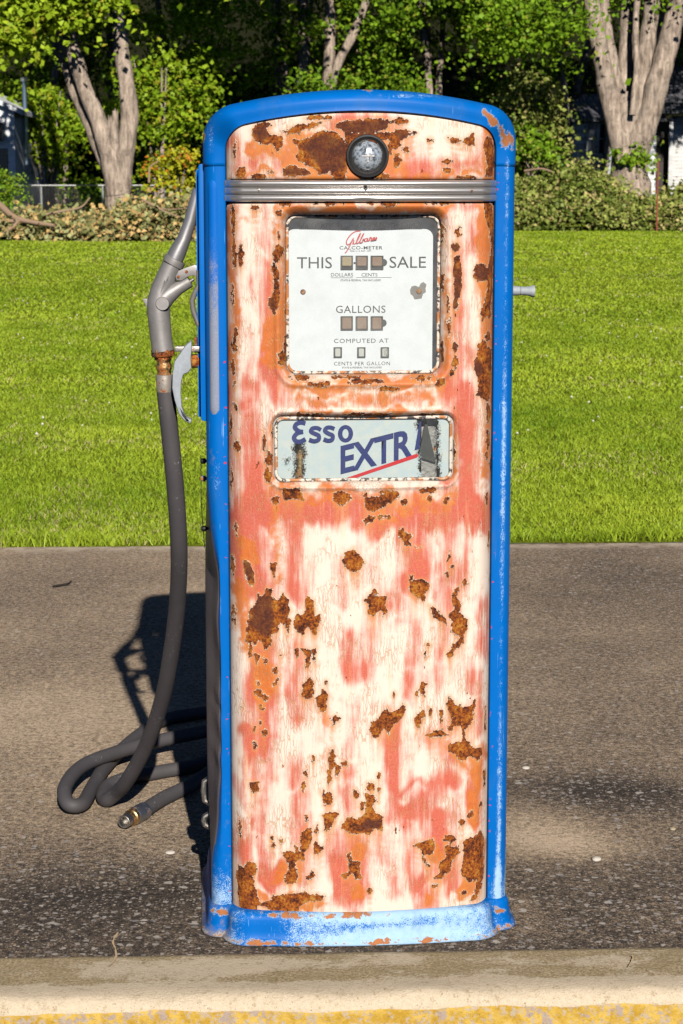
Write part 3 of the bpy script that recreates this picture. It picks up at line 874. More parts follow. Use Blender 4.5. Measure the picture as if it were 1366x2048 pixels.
    [(-223, 996), (-223, 991), (-225, 987), (-228, 991), (-229, 994), (-229, 999), (-228, 1004), (-225, 1006), (-224, 1000)],
    [(-219, 925), (-220, 918), (-224, 914), (-227, 917), (-230, 921), (-229, 927), (-227, 933), (-224, 936), (-220, 932)],
    [(-224, 1325), (-225, 1303), (-227, 1295), (-229, 1304), (-230, 1317), (-231, 1335), (-229, 1346), (-227, 1353), (-225, 1340)],
    [(-221, 1266), (-223, 1243), (-226, 1241), (-229, 1239), (-230, 1256), (-230, 1274), (-228, 1287), (-225, 1295), (-224, 1281)],
    [(-210, 1264), (-212, 1251), (-214, 1241), (-216, 1243), (-218, 1255), (-217, 1271), (-216, 1285), (-213, 1284), (-212, 1275)],
    [(-226, 1194), (-227, 1178), (-229, 1177), (-230, 1174), (-231, 1188), (-231, 1201), (-230, 1214), (-228, 1212), (-227, 1207)],
    [(-222, 1114), (-222, 1098), (-225, 1090), (-229, 1092), (-232, 1104), (-230, 1122), (-228, 1137), (-225, 1137), (-221, 1133)],
    [(-226, 1065), (-227, 1054), (-229, 1051), (-231, 1053), (-233, 1059), (-233, 1071), (-231, 1076), (-229, 1081), (-227, 1076)],
    [(-225, 1034), (-226, 1028), (-227, 1026), (-229, 1026), (-230, 1031), (-230, 1037), (-229, 1042), (-227, 1041), (-225, 1040)],
    [(173, 1277), (170, 1272), (166, 1269), (160, 1269), (157, 1275), (157, 1280), (161, 1284), (166, 1284), (171, 1283)],
    [(173, 1305), (173, 1297), (170, 1295), (167, 1298), (165, 1302), (165, 1307), (167, 1311), (169, 1312), (173, 1312)],
    [(160, 1262), (171, 1260), (176, 1237), (176, 1206), (171, 1180), (166, 1165), (159, 1170), (164, 1193), (161, 1228)],
    [(229, 1230), (227, 1217), (215, 1215), (206, 1216), (199, 1225), (198, 1236), (204, 1246), (215, 1248), (225, 1242)],
    [(214, 1356), (233, 1352), (236, 1324), (238, 1254), (237, 1210), (236, 1183), (235, 1147), (225, 1155), (216, 1147), (210, 1160), (220, 1179), (225, 1201), (225, 1232), (233, 1271), (230, 1298), (218, 1338)],
    [(206, 1103), (216, 1113), (225, 1099), (236, 1095), (235, 1058), (236, 1020), (229, 1002), (213, 1008), (207, 1014), (209, 1040), (200, 1063), (201, 1077), (207, 1090)],
    [(233, 1119), (232, 1115), (229, 1112), (225, 1112), (222, 1116), (222, 1122), (226, 1124), (229, 1125), (232, 1123)],
    [(236, 976), (234, 966), (232, 959), (229, 962), (226, 968), (226, 985), (228, 997), (231, 997), (234, 988)],
    [(234, 931), (233, 921), (232, 914), (230, 916), (228, 924), (228, 938), (229, 950), (232, 950), (233, 944)],
    [(154, 1175), (154, 1162), (152, 1157), (151, 1163), (149, 1170), (149, 1182), (150, 1192), (152, 1195), (154, 1187)],
    [(158, 1140), (157, 1128), (155, 1117), (152, 1122), (149, 1132), (150, 1147), (152, 1154), (155, 1163), (157, 1153)],
    [(170, 1101), (168, 1096), (166, 1093), (163, 1094), (161, 1098), (161, 1103), (163, 1106), (166, 1109), (168, 1105)],
    [(171, 1073), (169, 1067), (166, 1063), (164, 1066), (160, 1069), (161, 1076), (164, 1080), (166, 1084), (169, 1079)],
    [(162, 1055), (162, 1052), (160, 1050), (158, 1051), (156, 1054), (156, 1057), (157, 1060), (160, 1062), (163, 1059)],
    [(127, 1035), (136, 1043), (148, 1047), (147, 1038), (135, 1031)],
    [(229, 902), (228, 898), (227, 894), (224, 896), (224, 900), (224, 905), (225, 907), (226, 908), (228, 907)],
    [(232, 822), (231, 816), (229, 810), (227, 812), (226, 818), (226, 825), (227, 832), (229, 834), (230, 827)],
    [(37, 1042), (29, 1041), (15, 1039), (-13, 1039), (-30, 1041), (-19, 1044), (-9, 1046), (15, 1046), (28, 1044)],
    [(-60, 1037), (-62, 1035), (-73, 1032), (-87, 1033), (-98, 1035), (-96, 1039), (-85, 1041), (-74, 1041), (-59, 1041)],
    [(63, 1028), (59, 1025), (51, 1024), (39, 1024), (30, 1026), (32, 1030), (40, 1032), (50, 1032), (57, 1030)],
    [(-126, 1353), (-129, 1351), (-135, 1350), (-142, 1350), (-147, 1352), (-148, 1354), (-142, 1356), (-135, 1357), (-129, 1355)],
    [(-34, 1354), (-47, 1352), (-61, 1351), (-81, 1352), (-93, 1353), (-100, 1355), (-84, 1356), (-62, 1356), (-47, 1355)],
    [(65, 1353), (67, 1351), (45, 1350), (23, 1351), (5, 1352), (5, 1354), (22, 1355), (45, 1356), (69, 1355)],
    [(156, 1353), (151, 1352), (140, 1351), (125, 1352), (116, 1353), (110, 1355), (125, 1356), (140, 1356), (151, 1355)],
    [(-182, 1346), (-184, 1343), (-188, 1341), (-194, 1341), (-198, 1344), (-196, 1347), (-194, 1351), (-188, 1351), (-184, 1349)],
    [(-194, 1479), (-184, 1491), (-162, 1496), (-157, 1487), (-171, 1482), (-158, 1473), (-139, 1469), (-140, 1455), (-149, 1445), (-158, 1458), (-175, 1454), (-190, 1463)],
    [(-141, 1478), (-110, 1490), (-74, 1493), (-89, 1484), (-110, 1475), (-132, 1472)],
    [(-121, 1463), (-93, 1468), (-67, 1479), (-48, 1477), (-32, 1460), (-26, 1446), (-31, 1420), (-31, 1397), (-48, 1393), (-58, 1407), (-76, 1403), (-85, 1412), (-106, 1424), (-116, 1433), (-110, 1446)],
    [(-141, 1415), (-128, 1421), (-111, 1414), (-87, 1407), (-93, 1402), (-137, 1402)],
    [(-50, 1493), (-6, 1498), (44, 1498), (48, 1485), (24, 1478), (-24, 1475), (-48, 1484)],
    [(51, 1479), (73, 1481), (94, 1475), (82, 1469), (64, 1462), (53, 1467)],
    [(78, 1495), (70, 1493), (63, 1491), (53, 1493), (43, 1494), (43, 1496), (51, 1497), (63, 1499), (75, 1497)],
    [(142, 1427), (149, 1432), (157, 1426), (147, 1422), (139, 1425)],
    [(148, 1468), (176, 1463), (194, 1474), (200, 1455), (185, 1456), (153, 1462)],
    [(213, 1453), (221, 1474), (232, 1464), (237, 1429), (233, 1401), (217, 1401), (223, 1420)],
    [(-205, 1407), (-208, 1402), (-211, 1397), (-216, 1398), (-220, 1403), (-219, 1411), (-216, 1416), (-211, 1416), (-206, 1415)],
    [(-32, 1478), (-6, 1475), (22, 1475), (55, 1479), (64, 1455), (55, 1446), (42, 1463), (7, 1472), (-19, 1460), (-29, 1446)],
    [(80, 1446), (80, 1443), (76, 1440), (72, 1443), (68, 1444), (69, 1447), (71, 1451), (76, 1451), (79, 1449)],
    [(-221, 1446), (-221, 1436), (-223, 1433), (-225, 1435), (-226, 1440), (-226, 1452), (-224, 1458), (-222, 1465), (-220, 1458)],
    [(-55, 1501), (-54, 1500), (-72, 1499), (-89, 1499), (-105, 1500), (-97, 1502), (-90, 1504), (-70, 1504), (-59, 1503)],
    [(-170, 1401), (-173, 1399), (-178, 1397), (-187, 1398), (-193, 1400), (-193, 1403), (-187, 1405), (-178, 1405), (-173, 1403)],
    [(46, 1401), (43, 1399), (32, 1398), (19, 1398), (13, 1400), (8, 1403), (20, 1404), (32, 1404), (41, 1403)],
    [(198, 1400), (200, 1398), (184, 1397), (171, 1398), (162, 1399), (163, 1400), (168, 1402), (184, 1402), (196, 1401)],
    [(235, 1447), (235, 1428), (232, 1422), (228, 1421), (226, 1436), (226, 1456), (228, 1465), (231, 1468), (233, 1460)],
    [(-140, 1338), (-142, 1336), (-144, 1332), (-149, 1333), (-152, 1336), (-151, 1340), (-150, 1343), (-144, 1343), (-141, 1341)],
    [(-131, 1273), (-131, 1263), (-133, 1256), (-134, 1257), (-135, 1267), (-135, 1279), (-134, 1289), (-132, 1289), (-131, 1285)],
    [(-132, 1168), (-133, 1155), (-134, 1148), (-135, 1150), (-137, 1158), (-136, 1175), (-135, 1190), (-134, 1197), (-132, 1184)],
    [(-132, 1097), (-133, 1083), (-135, 1075), (-137, 1075), (-139, 1088), (-139, 1106), (-137, 1119), (-135, 1117), (-133, 1111)],
    [(-88, 1047), (-97, 1045), (-108, 1043), (-122, 1044), (-130, 1046), (-135, 1048), (-124, 1050), (-108, 1051), (-98, 1049)],
    [(-5, 1048), (-16, 1047), (-28, 1046), (-47, 1045), (-55, 1047), (-55, 1049), (-46, 1050), (-28, 1050), (-12, 1050)],
    [(123, 1045), (121, 1043), (110, 1043), (97, 1043), (86, 1045), (93, 1047), (96, 1049), (110, 1049), (123, 1048)],
    [(146, 1096), (145, 1085), (144, 1074), (142, 1075), (141, 1089), (141, 1102), (142, 1117), (144, 1116), (145, 1109)],
    [(146, 1220), (145, 1207), (144, 1198), (142, 1197), (141, 1212), (141, 1226), (142, 1238), (143, 1238), (145, 1232)],
    [(145, 1299), (145, 1287), (142, 1283), (140, 1280), (138, 1292), (138, 1306), (139, 1316), (142, 1318), (145, 1311)],
    [(-68, 982), (-73, 980), (-89, 979), (-106, 980), (-120, 981), (-116, 983), (-108, 984), (-90, 984), (-74, 984)],
    [(57, 982), (51, 980), (19, 980), (-7, 981), (-33, 982), (-34, 984), (-6, 985), (20, 985), (48, 984)],
    [(145, 979), (141, 978), (125, 977), (109, 978), (95, 980), (102, 981), (107, 983), (125, 983), (140, 981)],
    [(-156, 955), (-156, 943), (-158, 942), (-159, 941), (-161, 949), (-160, 959), (-159, 969), (-158, 967), (-156, 963)],
    [(168, 916), (167, 906), (166, 895), (164, 901), (163, 909), (162, 923), (163, 934), (165, 937), (167, 928)],
    [(-232, 962), (-233, 952), (-234, 943), (-235, 944), (-236, 957), (-236, 967), (-235, 976), (-234, 983), (-233, 975)],
    [(-232, 863), (-233, 846), (-234, 842), (-235, 843), (-236, 854), (-236, 871), (-235, 880), (-234, 887), (-233, 878)],
    [(-231, 708), (-231, 698), (-232, 687), (-234, 692), (-236, 701), (-236, 714), (-234, 724), (-232, 726), (-231, 720)],
    [(-229, 615), (-229, 597), (-232, 589), (-233, 599), (-234, 608), (-235, 624), (-233, 634), (-231, 635), (-230, 628)],
    [(236, 1218), (235, 1200), (234, 1177), (231, 1188), (229, 1207), (228, 1232), (230, 1253), (233, 1259), (235, 1237)],
    [(239, 886), (239, 871), (237, 864), (236, 872), (234, 878), (234, 892), (235, 899), (237, 903), (238, 899)],
    [(237, 748), (237, 737), (236, 732), (235, 737), (234, 743), (234, 752), (234, 760), (235, 761), (237, 759)],
    [(232, 411), (232, 397), (231, 387), (230, 392), (229, 402), (229, 420), (230, 430), (231, 433), (232, 425)],
    [(232, 296), (232, 287), (231, 283), (229, 281), (228, 291), (228, 303), (229, 310), (230, 314), (232, 309)],
    [(-222, 211), (-223, 201), (-224, 196), (-225, 197), (-226, 204), (-226, 216), (-225, 221), (-224, 227), (-222, 222)],
    [(66, 1427), (64, 1420), (61, 1418), (57, 1418), (53, 1423), (54, 1430), (56, 1439), (61, 1441), (64, 1433)],
    [(51, 1449), (50, 1443), (47, 1438), (44, 1440), (42, 1446), (42, 1453), (44, 1458), (47, 1460), (50, 1456)],
    [(153, 1412), (153, 1409), (149, 1408), (144, 1409), (141, 1411), (140, 1413), (143, 1415), (149, 1415), (152, 1413)],
    [(122, 1463), (120, 1462), (118, 1461), (115, 1460), (114, 1462), (113, 1465), (115, 1466), (118, 1466), (120, 1465)],
    [(-157, 1407), (-158, 1405), (-162, 1405), (-166, 1404), (-167, 1406), (-168, 1408), (-166, 1411), (-162, 1411), (-159, 1409)]]
DARK = [
    [(-48, 1492), (46, 1497), (55, 1479), (11, 1473), (-32, 1473)],
    [(-188, 654), (-164, 649), (-160, 599), (-176, 576), (-203, 598)],
    [(227, 1230), (225, 1219), (215, 1217), (207, 1218), (202, 1226), (201, 1235), (206, 1244), (215, 1245), (223, 1240)],
    [(173, 1277), (170, 1272), (166, 1269), (160, 1269), (157, 1275), (157, 1280), (161, 1284), (166, 1284), (171, 1283)],
    [(-110, 1454), (-67, 1475), (-32, 1459), (-32, 1412), (-67, 1407)],
    [(-194, 1479), (-158, 1493), (-158, 1473), (-180, 1459)],
    [(-141, 1415), (-111, 1414), (-87, 1405), (-137, 1402)],
    [(-214, 716), (-200, 712), (-195, 677), (-210, 690)],
    [(216, 1063), (214, 1054), (209, 1046), (204, 1053), (199, 1059), (200, 1067), (202, 1078), (209, 1077), (213, 1071)],
    [(5, 235), (37, 234), (28, 217), (-4, 216)],
    [(51, 1479), (94, 1475), (64, 1462)],
    [(160, 1095), (173, 1095), (175, 1219), (164, 1255)],
    [(-154, 1177), (-156, 1169), (-158, 1162), (-162, 1165), (-164, 1173), (-164, 1180), (-163, 1191), (-159, 1188), (-155, 1184)]]
STAIN = [
    ([(-160, 1150), (-157, 1079)], 26, 0.90),
    ([(-146, 1221), (-147, 1080)], 16, 0.70),
    ([(-140, 1334), (-144, 1255)], 14, 0.60),
    ([(-198, 1325), (-224, 1307)], 9, 0.40),
    ([(-228, 1342), (-230, 1061)], 18, 0.60),
    ([(-128, 1347), (145, 1347)], 19, 0.85),
    ([(-23, 1044), (138, 1038)], 21, 0.75),
    ([(-129, 1040), (-23, 1031)], 16, 0.60),
    ([(-112, 1009), (120, 1007)], 23, 0.45),
    ([(223, 1342), (231, 1004)], 30, 0.75),
    ([(230, 986), (231, 858)], 12, 0.60),
    ([(150, 1220), (155, 1060)], 11, 0.60),
    ([(-135, 1325), (-136, 1062)], 6, 0.70),
    ([(-138, 1044), (143, 1042)], 11, 0.70),
    ([(162, 970), (166, 861)], 11, 0.45),
    ([(-161, 972), (-166, 864)], 14, 0.50),
    ([(-147, 982), (148, 979)], 7, 0.70),
    ([(-206, 754), (-200, 720)], 14, 0.90),
    ([(-148, 842), (158, 825)], 35, 0.45),
    ([(-157, 819), (-153, 664)], 18, 0.40),
    ([(-221, 662), (-212, 561)], 26, 0.60),
    ([(-181, 525), (-172, 469)], 30, 0.70),
    ([(-5, 802), (58, 792)], 26, 0.40),
    ([(-9, 171), (-9, 170)], 25, 1.00),
    ([(139, 155), (142, 157)], 26, 1.00),
    ([(-151, 133), (-124, 143)], 35, 0.50),
    ([(211, 318), (212, 222)], 19, 0.80),
    ([(199, 87), (217, 163)], 35, 0.60),
    ([(-9, 91), (-9, 81)], 19, 0.80),
    ([(127, 84), (125, 75)], 21, 0.50),
    ([(162, 360), (220, 336)], 32, 0.50),
    ([(-216, 76), (-78, 82)], 26, 0.60),
    ([(-205, 288), (-206, 193)], 11, 0.35),
    ([(18, 609), (21, 554)], 11, 0.25),
    ([(-68, 443), (-59, 311)], 26, 0.30),
    ([(-76, 1407), (-41, 1396)], 23, 0.90),
    ([(-197, 1446), (-145, 1446)], 26, 0.60),
    ([(-119, 1446), (-24, 1399)], 53, 0.70),
    ([(29, 1455), (64, 1412)], 26, 0.60),
    ([(221, 1464), (228, 1403)], 26, 0.60),
    ([(-224, 1399), (245, 1397)], 9, 0.70)]
RED = [
    ([(-229, 1342), (-233, 845)], 9, 0.75),
    ([(-201, 1132), (-200, 1025)], 14, 0.70),
    ([(-172, 1342), (-174, 1273)], 14, 0.65),
    ([(-167, 1238), (-169, 1044)], 26, 0.80),
    ([(-154, 1057), (-154, 1017)], 30, 0.80),
    ([(-189, 1035), (-188, 999)], 23, 0.80),
    ([(-211, 989), (-178, 981)], 23, 0.60),
    ([(-193, 963), (-194, 841)], 32, 0.85),
    ([(180, 1014), (180, 960)], 40, 1.00),
    ([(171, 1272), (173, 1033)], 14, 0.75),
    ([(195, 1316), (200, 1272)], 12, 0.60),
    ([(226, 1147), (225, 1103)], 16, 0.80),
    ([(191, 1104), (193, 1068)], 21, 0.70),
    ([(180, 951), (186, 824)], 49, 0.95),
    ([(232, 1342), (234, 1271)], 12, 0.70),
    ([(-111, 1347), (232, 1344)], 16, 0.70),
    ([(-121, 1003), (111, 1000)], 6, 0.60),
    ([(152, 1033), (185, 1005)], 35, 0.90),
    ([(-228, 813), (238, 803)], 55, 1.00),
    ([(-148, 801), (234, 785)], 44, 0.95),
    ([(-211, 791), (-194, 663)], 56, 0.95),
    ([(-126, 774), (-124, 656)], 33, 0.85),
    ([(-166, 728), (-162, 655)], 23, 0.70),
    ([(-41, 711), (-43, 651)], 21, 0.60),
    ([(8, 729), (9, 591)], 16, 0.60),
    ([(94, 782), (97, 681)], 48, 0.95),
    ([(164, 752), (164, 678)], 48, 0.85),
    ([(151, 651), (151, 628)], 28, 0.75),
    ([(146, 596), (150, 549)], 25, 0.70),
    ([(231, 637), (230, 534)], 8, 0.70),
    ([(204, 498), (207, 470)], 18, 0.80),
    ([(11, 596), (9, 517)], 19, 0.80),
    ([(-23, 582), (-18, 513)], 21, 0.75),
    ([(40, 655), (68, 640)], 35, 0.55),
    ([(88, 607), (92, 533)], 23, 0.75),
    ([(82, 505), (80, 459)], 19, 0.80),
    ([(-181, 552), (-177, 403)], 42, 0.95),
    ([(-204, 402), (-205, 317)], 28, 0.85),
    ([(-174, 413), (-178, 308)], 25, 0.85),
    ([(-121, 545), (-118, 442)], 25, 0.70),
    ([(-220, 297), (-220, 268)], 12, 0.70),
    ([(-220, 230), (-219, 192)], 11, 0.70),
    ([(-183, 308), (-183, 213)], 19, 0.80),
    ([(-121, 339), (-121, 301)], 23, 0.60),
    ([(-114, 273), (-114, 225)], 21, 0.65),
    ([(-105, 216), (-110, 129)], 26, 0.75),
    ([(-177, 180), (-177, 151)], 21, 0.80),
    ([(-215, 182), (-214, 144)], 18, 0.75),
    ([(-170, 129), (-151, 138)], 39, 1.00),
    ([(-18, 187), (-18, 82)], 48, 0.90),
    ([(-41, 187), (-32, 139)], 35, 0.80),
    ([(59, 413), (60, 252)], 25, 0.90),
    ([(60, 299), (173, 296)], 19, 0.85),
    ([(144, 296), (107, 249)], 44, 0.80),
    ([(69, 251), (145, 228)], 49, 0.85),
    ([(74, 222), (84, 116)], 32, 0.85),
    ([(126, 210), (145, 170)], 53, 0.85),
    ([(33, 196), (37, 157)], 23, 0.70),
    ([(89, 130), (165, 120)], 35, 0.75),
    ([(124, 94), (124, 60)], 26, 0.75),
    ([(61, 118), (63, 93)], 21, 0.75),
    ([(169, 139), (170, 100)], 32, 0.70),
    ([(206, 337), (210, 222)], 26, 0.80),
    ([(-23, 330), (-23, 311)], 26, 0.60),
    ([(-32, 273), (-23, 235)], 26, 0.55),
    ([(162, 417), (143, 380)], 26, 0.55),
    ([(214, 432), (215, 384)], 18, 0.75),
    ([(134, 381), (163, 341)], 35, 0.60),
    ([(32, 442), (41, 451)], 18, 0.60),
    ([(-68, 387), (-59, 462)], 12, 0.40),
    ([(-23, 461), (-27, 368)], 12, 0.60),
    ([(147, 521), (135, 494)], 35, 0.50),
    ([(-223, 1463), (-215, 1403)], 26, 0.80),
    ([(-197, 1420), (-145, 1429)], 26, 0.60),
    ([(-41, 1489), (46, 1480)], 30, 0.90),
    ([(55, 1412), (109, 1407)], 35, 0.90),
    ([(64, 1446), (91, 1437)], 18, 0.60),
    ([(221, 1473), (231, 1403)], 26, 0.95),
    ([(100, 1412), (208, 1416)], 16, 0.70),
    ([(-214, 1502), (-145, 1504)], 5, 0.50)]

def front_sheet(name, x0, x1, z0, z1, outline, holes, step=0.0026):
    """pressed sheet with rolled recesses round its openings; outline(x,z)<0 inside"""
    xs = np.arange(x0 - step, x1 + 1.01 * step, step)
    zs = np.arange(z0 - step, z1 + 1.01 * step, step)
    X, Z = np.meshgrid(xs, zs)
    def D(x, z):
        d = outline(x, z)
        for h in holes:
            d = np.maximum(d, -h(x, z))
        return d
    for _ in range(3):
        d = D(X, Z)
        e = 1e-4
        gx, gz = (D(X + e, Z) - d) / e, (D(X, Z + e) - d) / e
        g2 = np.maximum(gx * gx + gz * gz, 0.2)
        near = np.abs(d) < step * 0.55
        X = np.where(near, X - gx * d / g2, X)
        Z = np.where(near, Z - gz * d / g2, Z)
    d = D(X, Z)
    ok = d < step * 0.1
    idx = np.arange(X.size).reshape(X.shape)
    F = np.stack([idx[:-1, :-1], idx[:-1, 1:], idx[1:, 1:], idx[1:, :-1]], -1)
    okf = ok[:-1, :-1] & ok[:-1, 1:] & ok[1:, 1:] & ok[1:, :-1]
    F = F[okf]
    Y = prof(X)
    for h, depth, wd in [(h, h.depth, h.width) for h in holes]:
        hd = h(X, Z)
        t = np.clip(1 - hd / wd, 0, 1)
        Y = Y + depth * t * t
        Y = Y - 0.0035 * np.exp(-((hd - wd * 1.15) / (wd * 0.35)) ** 2)
    # rolled outer edge and slight dents
    od = -outline(X, Z)
    Y = Y + 0.004 * np.clip(1 - od / 0.006, 0, 1) ** 2
    nz = np.array([mnoise.noise(Vector((float(a) * 9, 0.2, float(b) * 7))) for a, b in zip(X[::4, ::4].ravel(), Z[::4, ::4].ravel())]).reshape(X[::4, ::4].shape)
    up = np.repeat(np.repeat(nz, 4, 0), 4, 1)[:X.shape[0], :X.shape[1]]
    ker = np.ones(9) / 9
    for ax in (0, 1):
        up = np.apply_along_axis(lambda r: np.convolve(np.pad(r, 4, mode='edge'), ker, 'valid'), ax, up)
    Y = Y + up * 0.0009
    used = np.unique(F)
    remap = np.full(X.size, -1); remap[used] = np.arange(len(used))
    V = np.stack([X.ravel()[used], Y.ravel()[used], Z.ravel()[used]], -1)
    F = remap[F]
    # skirt: turn every free edge back into the casing
    E = np.concatenate([F[:, [0, 1]], F[:, [1, 2]], F[:, [2, 3]], F[:, [3, 0]]])
    key = np.sort(E, 1)
    k1 = key[:, 0].astype(np.int64) * 10 ** 7 + key[:, 1]
    _, inv, cnt = np.unique(k1, return_inverse=True, return_counts=True)
    be = E[cnt[inv] == 1]
    bv = np.unique(be)
    m2 = np.full(len(V), -1); m2[bv] = len(V) + np.arange(len(bv))
    V2 = V[bv].copy(); V2[:, 1] += 0.016
    VV = np.concatenate([V, V2])
    FF = np.concatenate([F, np.stack([be[:, 1], be[:, 0], m2[be[:, 0]], m2[be[:, 1]]], -1)])
    me = np_mesh(name, VV, FF)
    xx, zz = VV[:, 0], VV[:, 2]
    attr(me, 'rust', poly_field(xx, zz, RUST))
    attr(me, 'dark', np.clip(poly_field(xx, zz, DARK) / 0.006 + 0.6, 0, 1) * 0.75)
    drip = np.zeros(len(xx))
    for dz, wt_ in ((0.006, 0.8), (0.014, 0.65), (0.024, 0.45), (0.036, 0.28), (0.05, 0.15)):
        drip = np.maximum(drip, wt_ * sstep(-0.003, 0.003, poly_field(xx, zz + dz, RUST)))
    attr(me, 'drip', drip)
    wx_, wz_, nn = warp(xx, zz, 0.011, 26)
    wx_, wz_, n2 = warp(wx_, wz_, 0.006, 75)
    attr(me, 'red', stroke_field(wx_, wz_, RED, 0.024, 0.005) * (1.05 + 0.6 * nn) + 0.22 * np.clip(n2, 0, 1))
    attr(me, 'stain_or_shade', np.clip(stroke_field(wx_, wz_, STAIN, 0.013, 0.003) * (1.25 + 0.6 * n2), 0, 1))
    return link(name, me, M['panel'], pump, True, 60)

class Hole:
    def __init__(self, x0, x1, z0, z1, r, depth, width):
        self.a = ((x0 + x1) / 2, (z0 + z1) / 2, (x1 - x0) / 2, (z1 - z0) / 2, r)
        self.depth, self.width = depth, width
    def __call__(self, x, z):
        return sd_box(x, z, *self.a)

m0, m1 = (-0.1355, 1.0520), (0.1396, 1.3344)
MET = Hole(m0[0], m1[0], m0[1], m1[1], 0.020, 0.016, 0.014)
w0, w1 = (-0.1569, 0.8607), (0.1620, 0.9778)
ADV = Hole(w0[0], w1[0], w0[1], w1[1], 0.016, 0.010, 0.009)
PZ0, PZ1 = 0.045, 1.3565
def door_outline(x, z):
    return sd_box(x, z, 0, (PZ0 + PZ1) / 2, PW, (PZ1 - PZ0) / 2, 0.012)
front_sheet('front_door_panel', -PW, PW, PZ0, PZ1, door_outline, [MET, ADV])

HZ0 = 1.3945
def arch_top(x, h, side, crown, rad):
    """height of the arched outline over x for half width side"""
    return h
def head_outline(x, z):
    ax = np.abs(x)
    body = sd_box(x, z, 0, 1.36, PW, 0.1515, 0.045)
    crown = z - (1.5125 - 0.40 * x * x)
    return np.maximum(np.maximum(body, crown), HZ0 - z)
front_sheet('head_panel', -PW, PW, HZ0, 1.512, head_outline, [])

# blue casing: one section swept up the side, over the arch and down again
def casing_outline():
    """pairs of inner and outer (x, z) from the left foot over the crown"""
    I, O = [], []
    for z in np.arange(0.045, 1.4301, 0.006):
        I.append((-PW - 0.001, z)); O.append((-0.2785, z))
    ic, oc = (-PW + 0.045, 1.443), (-0.2125, 1.4605)
    for a in np.linspace(4, 82, 16):
        I.append((ic[0] - 0.046 * math.cos(R(a)), ic[1] + 0.048 * math.sin(R(a))))
        O.append((oc[0] - 0.066 * math.cos(R(a)), oc[1] + 0.066 * math.sin(R(a))))
    xi, xo = I[-1][0], O[-1][0]
    zi, zo = I[-1][1], O[-1][1]
    for k in range(1, 21):
        f = k / 20
        x = xi * (1 - f)
        I.append((x, zi + (1.512 - zi) * (1 - (1 - f) ** 2)))
        x = xo * (1 - f)
        O.append((x, zo + (1.5495 - zo) * (1 - (1 - f) ** 2)))
    I += [(-x, z) for x, z in I[-2::-1]]
    O += [(-x, z) for x, z in O[-2::-1]]
    return np.array(I), np.array(O)

CI, CO = casing_outline()
SEC = [(-0.04, 0.020), (0.0, 0.002), (0.04, -0.001), (0.12, 0.0), (0.28, 0.0)]
for k in range(0, 9):
    a = k / 8 * math.pi / 2
    SEC.append((0.42 + 0.58 * math.sin(a), 0.031 * (1 - math.cos(a))))
SEC += [(1.0, y) for y in np.linspace(0.045, 0.34, 24)] + [(0.96, 0.358), (0.85, 0.368), (0.6, 0.372)]
FLAT = 0.078
def casing_part(name, i0, i1, swell=0.0, dent=False):
    I, O = CI[i0:i1], CO[i0:i1]
    sf = np.array([s[0] for s in SEC]); sy = np.array([s[1] for s in SEC])
    n, k = len(I), len(SEC)
    nrm = O - I
    ln = np.linalg.norm(nrm, axis=1, keepdims=True)
    P = I[:, None, :] + nrm[:, None, :] * sf[None, :, None] + (nrm / ln)[:, None, :] * swell * (sf[None, :, None] > 0.3)
    x, z = P[..., 0], P[..., 1]
    fw = np.clip(1 - sy / 0.25, 0, 1)[None, :]
    y = FLAT + sy[None, :] + (prof(I[:, 0]) - prof(np.array([PW]))[0])[:, None] * fw - swell * (sy[None, :] < 0.03)
    if dent:
        # the lower left corner is stove in and rippled
        w = sstep(0.86, 0.62, z) * sstep(0.10, 0.30, z)
        rip = 1 + 0.16 * np.sin(z * 38 + 1) + 0.25 * np.exp(-((z - 0.43) / 0.016) ** 2) - 0.28 * np.exp(-((z - 0.335) / 0.02) ** 2)
        q = np.clip(1 - (y - 0.10) / 0.15, 0, 1) * (sf[None, :] > 0.35) * sstep(0.35, 1.0, np.repeat(sf[None, :], n, 0))
        x = x + 0.019 * w * rip * q
        x = x - 0.005 * w * sstep(0.16, 0.26, y) * (sf[None, :] > 0.9)
        y = y + 0.003 * w * rip * (y < 0.1)
    V = np.stack([x, y, z], -1).reshape(-1, 3)
    idx = np.arange(n * k).reshape(n, k)
    F = np.stack([idx[:-1, :-1], idx[:-1, 1:], idx[1:, 1:], idx[1:, :-1]], -1).reshape(-1, 4)
    F = F[:, ::-1]
    me = np_mesh(name, V, F)
    blue_attrs(me)
    o = link(name, me, M['blue'], pump, True, 50)
    md = o.modifiers.new('thick', 'SOLIDIFY'); md.thickness = 0.002; md.offset = -1
    return o

